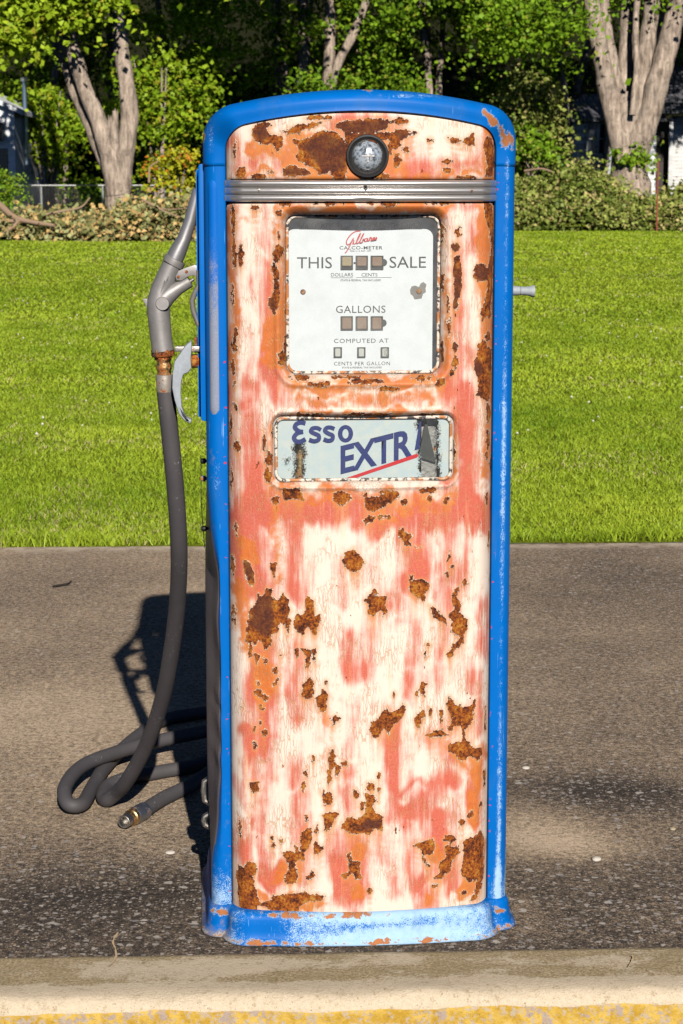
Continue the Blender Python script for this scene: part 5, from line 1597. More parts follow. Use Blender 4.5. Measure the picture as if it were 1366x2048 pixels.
for z, l in ((0.215, 0.05), (0.155, 0.028)):
    MB().tube([(-0.279, 0.29, z - l / 2), (-0.289, 0.29, z - l / 2 + 0.006), (-0.291, 0.29, z), (-0.289, 0.29, z + l / 2 - 0.006), (-0.279, 0.29, z + l / 2)], 0.006, 10).build('hose_lug', M['dull_steel'], pump)

# right side: reset crank
cx, cz = (0.2986, 1.1949)
MB().lathe([(0.0, 0.0), (0.014, 0.0), (0.014, 0.006), (0.009, 0.014), (0.0, 0.015)], (0.2785, 0.235, cz + 0.004), (1, 0, 0), 20).build('crank_boss', M['dull_steel'], pump)
MB().tube([(0.276, 0.20, cz - 0.004), (0.294, 0.20, cz - 0.003)], [0.007, 0.0075], 16).build('crank_shaft', M['black'], pump)
MB().lathe([(0.0, 0.0), (0.0085, 0.0), (0.0090, 0.002), (0.0085, 0.0130), (0.0074, 0.0142), (0.0085, 0.0155), (0.0078, 0.022), (0.0090, 0.032), (0.0112, 0.0385), (0.0110, 0.0410), (0.0, 0.042)], (0.291, 0.20, cz - 0.003), (1, 0, -0.03), 22).build('crank_handle', M['alu_pale'], pump)

# nozzle hanger: cast hook lever, its bracket and bolt block
HYL = 0.135
hook_l = [(-0.3025, 1.1092), (-0.3144, 1.0993), (-0.3245, 1.0848), (-0.3347, 1.0704), (-0.3385, 1.0495), (-0.3398, 1.0222), (-0.3356, 0.9994), (-0.3286, 0.9756), (-0.3206, 0.9645), (-0.3107, 0.9571), (-0.3052, 0.9580)]
hook_r = [(-0.3042, 0.9653), (-0.3115, 0.9663), (-0.3177, 0.9746), (-0.3221, 0.9883), (-0.3236, 1.0130), (-0.3224, 1.0339), (-0.3187, 1.0467), (-0.3096, 1.0503), (-0.3040, 1.0584), (-0.3047, 1.0766), (-0.3027, 1.0947)]
hk = MB()
hk.prism([(p[0], p[1]) for p in hook_l + hook_r], HYL - 0.011, HYL + 0.011)
hk.build('hanger_lever', M['alu_pale'], pump, True, 50, bevel=0.0045)
a, b = (-0.3338, 1.0864), (-0.2846, 1.0961)
MB().box(a[0], b[0] + 0.02, 0.141, 0.163, a[1], b[1]).build('hanger_link', M['dull_steel'], pump, bevel=0.0015)
a, b = (-0.3042, 1.0553), (-0.2775, 1.0807)
MB().tube([(a[0], 0.16, (a[1] + b[1]) / 2), (b[0] + 0.02, 0.16, (a[1] + b[1]) / 2)], 0.0125, 18).build('hanger_boss', M['rusty'], pump)
a, b = (-0.2985, 1.0827), (-0.2808, 1.1110)
MB().box(a[0], b[0] + 0.015, 0.165, 0.171, a[1], b[1]).build('hanger_bracket', M['rusty'], pump, bevel=0.001)

# ------------------------------------------------------------------ hose with nozzle
hose = empty('fuel_hose', (-0.5335, 4.5058, 0))
tag(hose, 'black rubber fuel hose hanging from its nozzle and coiled on the concrete beside the pump', 'fuel hose')
NY = 3.745                            # the nozzle hangs in this plane beside the pump's left side
def W(p):
    """world point made relative to the hose root"""
    return (p[0] + 0.5335, p[1] - 4.5058, p[2])
def NZP(p, dy=0.0):
    return W((p[0], NY + dy, p[1]))

nozz = MB()
nozz.tube([NZP(q) for q in ((-0.3080, 1.2420), (-0.3154, 1.2258), (-0.3229, 1.2095), (-0.3295, 1.1932), (-0.3334, 1.1768), (-0.3337, 1.1587), (-0.3321, 1.1377), (-0.3298, 1.1104), (-0.3265, 1.0857))],
          [0.0180, 0.0185, 0.0188, 0.0192, 0.0208, 0.0212, 0.0205, 0.0200, 0.0205], 24)
nozz.tube([NZP(q, -0.002) for q in ((-0.3289, 1.1750), (-0.3141, 1.1895), (-0.2976, 1.2004), (-0.2756, 1.2131))], [0.019, 0.0165, 0.0125, 0.0115], 20)
no = nozz.build('nozzle', M['alu'], hose)
MB().lathe([(0.0, -0.0235), (0.0115, -0.0235), (0.0125, -0.022), (0.0125, 0.0)], NZP((-0.3244, 1.1732)), (0, 1, 0), 24).build('pivot_cap', M['alu'], no)
MB().tube([NZP(q) for q in ((-0.2592, 1.3784), (-0.2639, 1.3588), (-0.2734, 1.3230), (-0.2856, 1.2889), (-0.2968, 1.2664), (-0.3061, 1.2474))],
          [0.0098, 0.0105, 0.0112, 0.0125, 0.0158, 0.0165], 22).build('spout', M['chrome'], no)
a, b = (-0.3024, 1.2510), (-0.3070, 1.2429)
A_, B_ = Vector(NZP(a)), Vector(NZP(b))
MB().lathe([(0.0175, -0.003), (0.0198, -0.002), (0.0202, 0.004), (0.0198, 0.009), (0.0178, 0.0105)], A_, B_ - A_, 24).build('spout_collar', M['alu'], no)
fin = [(-0.3397, 1.1805), (-0.3625, 1.1814), (-0.3563, 1.1678), (-0.3509, 1.1623), (-0.3417, 1.1678)]
MB().prism([(NZP(p)[0], NZP(p)[2]) for p in fin], NZP(fin[0])[1] - 0.003, NZP(fin[0])[1] + 0.003).build('rear_fin', M['alu'], no, bevel=0.001)
# trigger: bell-crank link and long lever
lk = [(-0.3009, 1.2221), (-0.2954, 1.2321), (-0.2826, 1.2375), (-0.2662, 1.2429), (-0.2589, 1.2402), (-0.2554, 1.2258), (-0.2592, 1.2185), (-0.2682, 1.2239), (-0.2773, 1.2221), (-0.2901, 1.2140), (-0.2992, 1.2149)]
MB().prism([(NZP(p)[0], NZP(p)[2]) for p in lk], NZP(lk[0])[1] - 0.014, NZP(lk[0])[1] - 0.006).build('trigger_link', M['alu'], no, bevel=0.0015)
for q in ((-0.2955, 1.2212), (-0.2808, 1.2303)):
    c_ = NZP(q)
    MB().lathe([(0.0, -0.0155), (0.0026, -0.0152), (0.003, -0.013)], c_, (0, 1, 0), 12).build('rivet', M['rusty'], no)
MB().tube([NZP(q, -0.010) for q in ((-0.2581, 1.2330), (-0.2575, 1.2077), (-0.2649, 1.1941), (-0.2714, 1.1787), (-0.2698, 1.1605), (-0.2619, 1.1377), (-0.2512, 1.1168))],
          [0.006, 0.0055, 0.005, 0.005, 0.005, 0.0048, 0.004], 12, squash=1.6).build('trigger', M['alu'], no)
MB().tube([NZP(q, -0.004) for q in ((-0.2793, 1.2095), (-0.2683, 1.2167))], 0.0032, 10).build('valve_pin', M['dull_steel'], no)
# maker's script cast in relief along the body
sp = []
for line in (((-0.3287, 1.1895), (-0.3248, 1.2040), (-0.3201, 1.2149), (-0.3202, 1.2095), (-0.3249, 1.1986), (-0.3305, 1.1877)), ((-0.3221, 1.2031), (-0.3183, 1.2131), (-0.3193, 1.2068), (-0.3155, 1.2185), (-0.3166, 1.2113), (-0.3137, 1.2212), (-0.3147, 1.2149))):
    mb_ = MB().tube([NZP(q, -0.0182) for q in line], 0.0009, 6)
    mb_.build('cast_script', M['alu'], no)
cp = MB()
a, b = Vector(NZP((-0.3273, 1.0894))), Vector(NZP((-0.3258, 1.0674)))
cp.lathe([(0.0205, 0.0), (0.0215, 0.001), (0.0215, 0.011), (0.020, 0.0135), (0.0165, 0.0145), (0.0155, 0.02)], a, b - a, 6)
cp.build('hex_nut', M['rusty'], no, angle=30)
a, b = Vector(NZP((-0.3257, 1.0766))), Vector(NZP((-0.3239, 1.0096)))
cp = MB().lathe([(0.0125, 0.0), (0.0140, 0.004), (0.0140, 0.008), (0.0128, 0.010), (0.0128, 0.014), (0.0142, 0.016), (0.0142, 0.024), (0.013, 0.026), (0.013, 0.032), (0.0130, 0.036)], a, b - a, 24)
cp.build('swivel', M['brass'], hose)
MB().lathe([(0.0130, 0.034), (0.0158, 0.035), (0.0160, 0.046), (0.0150, 0.064), (0.0143, 0.066)], a, b - a, 24).build('ferrule', mat_metal('tan_grey_ferrule', (0.46, 0.42, 0.37), 0.5, 0.3, 0.1, metal=0.6), hose)

def mat_rubber():
    t = NT('grey_black_rubber')
    n = t.noise(700, 3, 0.6); l = t.noise(14, 4, 0.6)
    c = t.mix(l, (0.050, 0.046, 0.050), (0.088, 0.082, 0.086))
    sc = t.math('MULTIPLY', t.rng(t.noise(160, 4, 0.75), 0.60, 0.66), t.rng(t.noise(13, 2), 0.57, 0.63))
    c = t.mix(t.math('MULTIPLY', sc, 0.7), c, (0.45, 0.44, 0.43))
    return t.pbr(c, 0.62, 0, t.bump(n, 0.0004, 0.8), spec=0.35)
M['rubber'] = mat_rubber()
HR = 0.0165
P3 = []
for q, Y in (((-0.3229, 1.0114), 3.745), ((-0.3177, 0.9490), 3.75), ((-0.3098, 0.8234), 3.78), ((-0.3095, 0.6989), 3.84), ((-0.3210, 0.5833), 3.93), ((-0.3425, 0.4600), 4.03), ((-0.3730, 0.3282), 4.14), ((-0.4185, 0.1981), 4.26), ((-0.4714, 0.0906), 4.36)):
    P3.append((q[0], Y, q[1]))
def G(p, z=HR):
    return (p[0], p[1], z)
for q, Y in (((-0.5024, 0.0435), 4.425), ((-0.5280, 0.0172), 4.45), ((-0.5411, 0.0158), 4.485)):
    P3.append((q[0], Y, q[1]))
P3 += [(-0.5397, 4.5528, 0.0165), (-0.5049, 4.6168, 0.0165), (-0.4283, 4.6743, 0.0165), (-0.3385, 4.7416, 0.0165)]
# loops behind the pump and comes back twice
P3 += [G((-0.2270, 4.9225)), G((-0.1207, 5.1596)), G((-0.1108, 5.3127)), G((-0.2175, 5.3127), 0.02), G((-0.3582, 5.2198), 0.018), G((-0.4572, 5.1497)), G((-0.5168, 4.9682), 0.017), G((-0.5584, 4.7262), 0.02), G((-0.5723, 4.5444), 0.018), G((-0.5788, 4.4119), 0.02), G((-0.6077, 4.3936), 0.026), G((-0.6242, 4.4678), 0.042), G((-0.6022, 4.5995), 0.052), G((-0.5405, 4.7262), 0.048), G((-0.4547, 4.8333), 0.046), G((-0.3448, 4.9225), 0.046), G((-0.2315, 5.0242), 0.045), G((-0.1057, 5.0622), 0.030), G((-0.0781, 4.9225), 0.03), G((-0.1743, 4.8333), 0.045), G((-0.2868, 4.6723), 0.030), G((-0.3497, 4.5639)), G((-0.4042, 4.4603)), G((-0.4443, 4.3502))]
path = [Vector(W(p)) for p in spline(P3, 8)]
hb = MB().tube(path, HR, 18)
hb.build('rubber_hose', M['rubber'], hose)
a, b = Vector(W(G((-0.4406, 4.3574), 0.019))), Vector(W(G((-0.4901, 4.2452), 0.019)))
ax = b - a
MB().lathe([(0.0165, -0.012), (0.0192, -0.010), (0.0195, 0.032), (0.018, 0.036), (0.016, 0.037)], a, ax, 24).build('end_ferrule', mat_metal('grey_blue_ferrule', (0.33, 0.35, 0.38), 0.5, 0.4, 0.25), hose)
MB().lathe([(0.0150, 0.036), (0.0185, 0.037), (0.0185, 0.049), (0.0160, 0.051), (0.0150, 0.053), (0.0150, 0.062)], a, ax, 24).build('end_nut', M['brass'], hose)
MB().lathe([(0.0145, 0.060), (0.0145, 0.080), (0.0137, 0.0808), (0.0115, 0.0805), (0.0112, 0.060), (0.0, 0.059)], a, ax, 24).build('end_pipe', M['dull_steel'], hose)
for z_ in (0.0,):
    pass

# ------------------------------------------------------------------ trees and brush behind the lawn
def mat_bark():
    t = NT('grey_brown_bark')
    rid = t.noise(9, 5, 0.7, st=(1, 1, 0.2))
    f = t.noise(70, 3, 0.7, st=(1, 1, 0.5))
    l = t.noise(1.3, 3, 0.6)
    c = t.mix(t.rng(rid, 0.3, 0.7, 0, 1, False), (0.09, 0.07, 0.052), (0.70, 0.57, 0.455))
    c = t.mix(t.rng(l, 0.45, 0.7, 0, 0.5), c, (0.42, 0.36, 0.29))
    c = t.mix(t.rng(f, 0.5, 0.7, 0, 0.75), c, (0.09, 0.062, 0.04))
    c = t.mix(t.rng(t.noise(2.6, 5, 0.7), 0.52, 0.66, 0, 0.55), c, (0.11, 0.088, 0.065))
    return t.pbr(c, 0.9, 0, t.bump(t.math('ADD', rid, t.math('MULTIPLY', f, 0.4)), 0.05, 1.0), spec=0.15)
M['bark'] = mat_bark()
M['leaf_bright'] = mat_foliage('bright_maple_leaf', (0.15, 0.30, 0.008), (0.58, 0.80, 0.045), 0.5, (0.55, 0.52, 0.05), wfrac=0.86)
M['leaf_mid'] = mat_foliage('mid_green_leaf', (0.05, 0.14, 0.006), (0.34, 0.58, 0.03), 0.45, (0.38, 0.42, 0.05), wfrac=0.88)
M['leaf_wilt'] = mat_foliage('wilted_leaf', (0.15, 0.17, 0.045), (0.50, 0.50, 0.22), 0.25, (0.68, 0.46, 0.18), wfrac=0.72)
M['leaf_wilt_green'] = mat_foliage('half_wilted_leaf', (0.11, 0.17, 0.02), (0.42, 0.48, 0.11), 0.3, (0.6, 0.5, 0.2), wfrac=0.82)
M['leaf_yellow'] = mat_foliage('yellow_red_leaf', (0.22, 0.30, 0.012), (0.66, 0.64, 0.03), 0.4, (0.70, 0.24, 0.03), wfrac=0.80)
M['wood'] = mat_plain('cut_pale_branch', (0.36, 0.25, 0.16), 0.85, 0.5, 30, 0.004)

def leaves(name, C, size, mat, parent=None, up=0.6, tint=0.0, per=0):
    n = len(C)
    C = np.asarray(C, float)
    nr = rng.normal(size=(n, 3)); nr[:, 2] += up * 1.6; nr[:, 1] -= up * 0.7
    nr /= np.linalg.norm(nr, axis=1, keepdims=True)
    ax = rng.normal(size=(n, 3)); ax[:, 2] -= 0.5
    ax -= nr * (ax * nr).sum(1, keepdims=True)
    ax /= np.linalg.norm(ax, axis=1, keepdims=True)
    sd = np.cross(nr, ax)
    s = (size * (0.65 + 0.7 * rng.random(n)))[:, None]
    w = s * (0.36 + 0.16 * rng.random((n, 1)))
    a = C - ax * s * 0.5
    b = C + sd * w - ax * s * 0.05 + nr * s * 0.10
    c = C + ax * s * 0.55 - nr * s * 0.1
    d = C - sd * w - ax * s * 0.05 + nr * s * 0.10
    V = np.stack([a, b, c, d], 1).reshape(-1, 3)
    i = np.arange(n) * 4
    F = np.concatenate([np.stack([i, i + 1, i + 2], -1), np.stack([i, i + 2, i + 3], -1)])
    me = np_mesh(name, V, F)
    tt = rng.normal(0.5 + tint, 0.24, n)
    wm_ = rng.random(n)
    if per:                             # whole sprays differ from one another
        k = np.arange(n) // per
        tt = tt + rng.normal(0, 0.3, k.max() + 1)[k]
        wm_ = wm_ + rng.normal(0, 0.3, k.max() + 1)[k]
    attr(me, 'tint', np.repeat(np.clip(tt, 0, 1), 4)); attr(me, 'warm', np.repeat(wm_, 4))
    return link(name, me, mat, parent, False)

def clumps(centre, radii, n, per, cr, shell=0.35, flat=0.55):
    """leaf positions gathered in sprays through an ellipsoid"""
    c = np.array(centre)
    d = rng.normal(size=(n, 3)); d /= np.linalg.norm(d, axis=1, keepdims=True)
    r = shell + (1 - shell) * rng.random(n) ** 0.5
    cc = c + d * r[:, None] * np.array(radii)
    out = []
    for p in cc:
        k = int(per * (0.5 + rng.random()))
        q = rng.normal(size=(k, 3)) * cr * (0.6 + 0.8 * rng.random()) * np.array([1, 0.9, flat])
        tilt = rng.normal(size=2) * 0.35
        q[:, 2] += q[:, 0] * tilt[0] + q[:, 1] * tilt[1] - 0.25 * (q[:, 0] ** 2 + q[:, 1] ** 2) / max(cr, 0.1)
        out.append(p + q)
    return np.concatenate(out)

def limb(mb, pts, r0, r1, seg=14, rough=0.09, flare=0.0):
    P = spline(pts, 7)
    n = len(P)
    ph = random.random() * 10
    rad = []
    for i in range(n):
        f = i / (n - 1)
        r = r0 + (r1 - r0) * f
        r *= 1 + rough * mnoise.noise(Vector((f * 7 + ph, ph, 0)))
        r *= 1 + flare * max(0, 1 - f * 6) ** 2
        rad.append(r)
    st = len(mb.v)
    mb.tube(P, rad, seg)
    for k in range(st, len(mb.v)):
        v = Vector(mb.v[k])
        i = min((k - st) // seg, n - 1)
        d = v - P[i]
        s = 1 + 0.16 * mnoise.noise(v * 1.9 + Vector((ph, 0, 0))) + 0.07 * mnoise.noise(v * 6)
        mb.v[k] = tuple(P[i] + d * s)

def at(p, y, root):
    return (p[0] - root[0], y - root[1], p[1] - root[2])

# left maple with three stems and a splintered stub
TL = ((-6.0206, 0.5885)[0], 56.0, 0.0)
tl = empty('maple_tree', TL)
tag(tl, 'grey barked three-stemmed tree with a splintered stub beside the wire fence', 'tree')
mb = MB()
L = lambda p, dy=0: at(p, 56 + dy, TL)
limb(mb, [(0, 0, -0.3), L((-6.0206, 0.5885)), L((-6.0484, 1.3234)), L((-6.0661, 1.8558)), L((-6.0434, 2.3867))], 0.42, 0.22, 18, flare=0.35)
limb(mb, [L((-6.0665, 1.0565), -0.05), L((-6.1628, 1.7229), -0.05), L((-6.3395, 2.3867), -0.05), L((-6.5680, 3.1139), -0.05), L((-6.8625, 3.8381)), L((-7.0890, 4.5593)), L((-7.2491, 5.2124)), L((-7.3672, 5.9278)), L((-7.5386, 7.2211)), L((-7.8350, 8.7603))], 0.30, 0.11, 16)
limb(mb, [L((-6.2179, 1.6563), 0.25), L((-6.5035, 2.2541), 0.3), L((-6.8110, 3.0479), 0.4), L((-7.1467, 3.7067), 0.5), L((-7.4247, 4.4939), 0.6), L((-7.7787, 5.4078), 0.7), L((-7.9607, 6.1873), 0.8), L((-8.2623, 7.4786), 1), L((-8.7599, 8.7603), 1)], 0.24, 0.12, 14)
limb(mb, [L((-5.9843, 1.1233), 0.05), L((-5.8909, 1.8558), 0.05), L((-5.7731, 2.4529)), L((-5.7084, 3.1139)), L((-5.7500, 3.8381)), L((-5.8439, 4.6247)), L((-5.9374, 5.4078)), L((-6.0304, 6.1873)), L((-6.2067, 7.4786)), L((-6.3745, 9.1429))], 0.28, 0.16, 16)
limb(mb, [L((-6.0148, 0.9229), 0.1), L((-6.0661, 1.8558), 0.0), L((-6.0972, 2.3867), -0.18), L((-6.1042, 2.7573), -0.2), L((-6.0722, 3.0479), -0.2), L((-6.0814, 3.2854), -0.2)], 0.22, 0.06, 10, 0.3)
for k in range(5):
    q = L((-6.1148, 2.9159), -0.2)
    x_ = (k - 2) * 0.05
    limb(mb, [(q[0] + x_, q[1], q[2] - 0.3), (q[0] + x_ * 1.1, q[1] + 0.03, q[2] + 0.05), (q[0] + x_ * 1.2, q[1], q[2] + 0.2 + 0.25 * random.random())], 0.05, 0.012, 6)
limb(mb, [L((-7.7787, 5.4078), 0.7), L((-8.3108, 5.4729), -0.6), L((-8.8461, 5.4078), -1.4)], 0.07, 0.02, 8)
limb(mb, [L((-7.3406, 5.9278)), L((-6.9649, 6.0576), -0.8), L((-6.5667, 5.9927), -1.5)], 0.06, 0.02, 8)
mb.build('trunk', M['bark'], tl, True, 80)
C = [clumps(L((-8.5662, 5.9278), -1.2), (1.5, 0.9, 0.9), 26, 95, 0.34), clumps(L((-6.8931, 6.3168), -1.3), (1.2, 0.8, 0.75), 18, 95, 0.32), clumps(L((-7.8763, 6.9632), -1), (2.4, 1.2, 1.0), 26, 90, 0.4),
     clumps(L((-8.7827, 5.2775), -1.3), (0.7, 0.5, 0.35), 7, 80, 0.26)]
leaves('upper_crown', clumps((1.6, 4.5, 14.0), (5.4, 3.6, 5.6), 330, 60, 0.75), 0.26, M['leaf_bright'], tl, 0.7, 0.1)
leaves('crown', np.concatenate(C), 0.17, M['leaf_bright'], tl, 0.8, 0.25)

# right tree: a fan of stems from one broad base
TR = ((9.4776, 1.9556)[0], 68.0, 0.0)
tr = empty('fan_shaped_tree', TR)
tag(tr, 'large tree with seven pale stems fanning from one broad base by the old house', 'tree')
mb = MB()
L = lambda p, dy=0: at(p, 68 + dy, TR)
limb(mb, [(0, 0, -0.3), L((9.4957, 1.1471)), L((9.3793, 1.9556)), L((9.3288, 2.7611)), L((9.2802, 3.4833)), L((9.2968, 4.2031), 0.3)], 0.74, 0.30, 22, flare=0.3)
limb(mb, [L((9.3901, 1.4709), -0.1), L((9.2051, 2.4393), -0.1), L((8.8887, 3.4833)), L((8.6390, 4.5222)), L((8.3889, 5.6353)), L((8.1756, 6.5847)), L((7.9926, 7.6869)), L((7.4924, 10.3396))], 0.42, 0.20, 14)
limb(mb, [L((9.3865, 1.6326), 0.0), L((9.2996, 2.6002), 0.1), L((9.1119, 3.7235), 0.3), L((8.8926, 4.8409), 0.4), L((8.6744, 5.9523), 0.5), L((8.5189, 7.2153), 0.6), L((8.3905, 9.5629), 0.6)], 0.34, 0.2, 14)
limb(mb, [L((9.3941, 2.7611), 0.3), L((9.3330, 4.0434), 0.6), L((9.3371, 5.3179), 0.7), L((9.3483, 6.2687), 0.8), L((9.3595, 7.2153), 0.8), L((9.3997, 9.7185), 0.8)], 0.32, 0.2, 14)
limb(mb, [L((9.3933, 3.5314), -0.7), L((9.4452, 4.1233), -0.6), L((9.5392, 5.0000), -0.4), L((9.5211, 5.7939), -0.2), L((9.5319, 6.7425), 0), L((9.6036, 7.8439))], 0.10, 0.10, 10)
limb(mb, [L((9.4521, 1.6326), -0.2), L((9.5611, 2.6002), -0.2), L((9.7602, 3.8835)), L((9.8605, 5.1590)), L((9.9478, 6.2687)), L((10.0222, 7.2153)), L((10.1104, 9.5629))], 0.38, 0.2, 14)
limb(mb, [L((9.7904, 4.6816), 0.3), L((10.0526, 5.9523), 0.3), L((10.2362, 7.0578), 0.3), L((10.4920, 9.0955), 0.3)], 0.15, 0.12, 12)
limb(mb, [L((9.4265, 1.3091), -0.1), L((9.5685, 2.2782), -0.1), L((9.9344, 3.4032), -0.2), L((10.2334, 4.5222), -0.3), L((10.4983, 5.6353), -0.3), L((10.7295, 6.7425), -0.4), L((10.9594, 7.8439), -0.4), L((11.5033, 10.3396))], 0.46, 0.26, 16)
mb.build('trunk', M['bark'], tr, True, 80)
leaves('upper_crown', clumps((0.0, 1.5, 15.2), (7.5, 3.8, 5.6), 360, 60, 0.8), 0.27, M['leaf_mid'], tr, 0.7, 0.08)
C = [clumps(L((6.2381, 6.4319), -2), (1.8, 1.0, 0.9), 26, 60, 0.42), clumps(L((4.9773, 6.7382), -1), (1.2, 1.0, 0.8), 18, 60, 0.4)]
leaves('crown', np.concatenate(C), 0.16, M['leaf_mid'], tr, 0.7, 0.08)
# ivy and suckers round its foot
leaves('ivy', np.concatenate([clumps(L((9.7786, 2.4238), -0.4), (0.35, 0.2, 0.6), 9, 45, 0.2), clumps(L((9.1377, 2.2651), -0.6), (0.4, 0.15, 0.3), 6, 40, 0.16)]), 0.12, M['leaf_mid'], tr, 0.5, 0.2)

# slender trees standing over the pump's hood
def slender(label, base, Y, stems, crown_c, crown_r, n, name='woodland_tree'):
    rt_ = (base[0], Y, 0.0)
    e = empty(name, rt_)
    tag(e, label, 'tree', 'trees at the wood edge')
    mb = MB()
    for pts, r0, r1 in stems:
        limb(mb, [at(p, Y + 0.1 * i, rt_) for i, p in enumerate(pts)], r0, r1, 12)
    mb.build('trunk', M['bark'], e, True, 80)
    leaves('crown', clumps((crown_c[0] - rt_[0], crown_c[1] - Y, crown_c[2] + 2.8), (crown_r[0] * 1.15, crown_r[1], crown_r[2] * 1.5), int(n * 1.7), 60, 0.75), 0.26, M['leaf_mid'], e, 0.7, 0.08)
slender('slender straight grey tree trunk rising behind the middle-left of the blue hood', (-1.3020, 0.4718), 70.0, [([(-1.3020, 0.4718), (-1.2911, 4.1214), (-1.2528, 5.7602), (-1.3146, 7.3866), (-1.3708, 10.6028)], 0.24, 0.17)], (-1.5, 69, 12.5), (3.6, 3.2, 3.6), 70)
slender('thin leaning tree trunk at the left of the slender trunks over the hood', (-1.5950, 0.4587), 71.0, [([(-1.5950, 0.4587), (-1.7843, 4.4939), (-2.0508, 5.6570), (-2.3336, 6.6490), (-2.6607, 8.4561)], 0.15, 0.10)], (-4.5, 70, 11.5), (2.6, 2.6, 3.2), 50)
slender('forked tree trunk with a limb leaning right behind the hood', (-0.4667, 0.4850), 69.0, [([(-0.4667, 0.4850), (-0.4457, 4.5683), (-0.3785, 5.8586), (-0.3773, 7.3009), (-0.3099, 9.6831)], 0.22, 0.14), ([(-0.4461, 4.2445), (-0.1319, 5.2144), (0.3618, 6.1800), (0.8037, 7.3009), (1.2573, 9.2088)], 0.17, 0.12)], (1.5, 68, 12), (3.6, 3.2, 3.6), 80)
slender('pair of thin brown trunks deep in shade right of the forked tree', (3.2269, 0.4325), 73.0, [([(3.1563, 0.4325), (3.0576, 4.5813), (3.0124, 6.1177), (2.8915, 8.6551)], 0.13, 0.10), ([(3.4032, 0.4325), (3.4058, 4.7525), (3.5013, 5.9475), (3.5840, 8.6551)], 0.12, 0.09)], (4.5, 71, 12), (3.6, 3.0, 3.6), 70)

# small trees and shrubs that can be told apart
def shrub(name, label, cat, c, r, n, per, cr, size, mat, tint=0.05, stem=0.03, group=None):
    e = empty(name, (c[0], c[1], 0))
    tag(e, label, cat, group)
    mb = MB()
    for k in range(5):
        a = random.random() * 6.28
        q = (math.cos(a) * r[0] * 0.5, math.sin(a) * r[1] * 0.5, c[2] + r[2] * (0.2 + 0.5 * random.random()))
        limb(mb, [(q[0] * 0.1, q[1] * 0.1, -0.1), (q[0] * 0.4, q[1] * 0.4, q[2] * 0.5), q], stem, stem * 0.35, 7)
    mb.build('stems', M['bark'], e, True, 80)
    leaves('foliage', clumps((0, 0, c[2]), r, n, per, cr, 0.2), size, mat, e, 0.6, tint)
    return e
p = (-4.5316, 1.6587)
shrub('turning_shrub', 'small shrub with yellow and reddish leaves just left of the blue hood', 'shrub', (p[0], 56.5, p[1]), (0.72, 0.5, 0.85), 34, 70, 0.2, 0.11, M['leaf_yellow'], 0.12)
p = (-8.6649, 1.2638)
shrub('evergreen_bush', 'small bright green bush against the white building at the left edge', 'bush', (p[0], 53, p[1] - 0.1), (0.5, 0.45, 0.6), 24, 110, 0.15, 0.07, M['leaf_mid'], 0.1)
p = (6.4303, 3.5449)
shrub('wilting_tree', 'drooping small tree with pale wilted leaves left of the old house', 'tree', (p[0], 70, p[1]), (1.05, 0.9, 1.5), 55, 70, 0.36, 0.15, M['leaf_wilt_green'], 0.05, 0.06)
p = (-5.3018, 3.9135)
shrub('young_maple', 'young tree with lit green leaves right of the three-stemmed tree', 'tree', (p[0], 61, p[1]), (1.5, 1.0, 1.5), 46, 75, 0.36, 0.15, M['leaf_bright'], -0.08, 0.06)
p = (-9.3133, 3.1884)
shrub('understory_maple', 'understory tree with yellow-green leaves behind the white building', 'tree', (p[0], 66, p[1]), (1.3, 1.0, 1.5), 40, 70, 0.36, 0.15, M['leaf_bright'], -0.1, 0.06)
p = (0.1256, 4.8447)
shrub('sunlit_bush', 'bright sunlit bush seen between slender trunks above the hood', 'bush', (p[0], 76, p[1]), (2.0, 1.0, 0.7), 34, 70, 0.4, 0.16, M['leaf_wilt_green'], 0.2, 0.06)

# heaps of cut brush along the far side of the lawn
def heap(name, label, x0, x1, Y0, Y1, hfun, n, mat, branches):
    e = empty(name, ((x0 + x1) / 2, (Y0 + Y1) / 2, 0))
    tag(e, label, 'brush pile', 'piles of cut brush along the lawn')
    cx, cy = (x0 + x1) / 2, (Y0 + Y1) / 2
    pts = []
    nc = n // 60
    for _ in range(nc):
        x = x0 + (x1 - x0) * rng.random(); f = rng.random()
        y = Y0 + (Y1 - Y0) * f
        h = hfun(x) * (1 + 0.45 * mnoise.noise(Vector((x * 1.1, y, 3)))) * (1 - 0.75 * (abs(f - 0.6) / 0.6) ** 2)
        z = h * (rng.random() ** 0.45)
        q = rng.normal(size=(60, 3)) * np.array([0.2, 0.18, 0.13]) * (0.6 + 0.9 * rng.random()) + np.array([x - cx, y - cy, z])
        q[:, 2] = np.maximum(q[:, 2], 0.02)
        pts.append(q)
    leaves('wilted_leaves', np.concatenate(pts), 0.12, mat, e, 0.5, 0.0, 60)
    for pth, r in branches:
        mb = MB()
        limb(mb, [(p[0] - cx, y - cy, p[1]) for p, y in pth], r, r * 0.45, 9)
        mb.build('cut_branch', M['wood'], e, True, 80)
xa, xb = (-9.5939, 0.9771)[0], (-3.0227, 0.9771)[0]
def hl(x):
    return 0.42 + 0.55 * math.exp(-((x - (-4.8995, 0.9480)[0]) / 0.5) ** 2) + 0.5 * math.exp(-((x - (-3.9400, 0.9480)[0]) / 0.7) ** 2) + 0.22 * math.exp(-((x - (-7.0741, 0.9480)[0]) / 0.8) ** 2) + 0.12 * math.sin(x * 3)
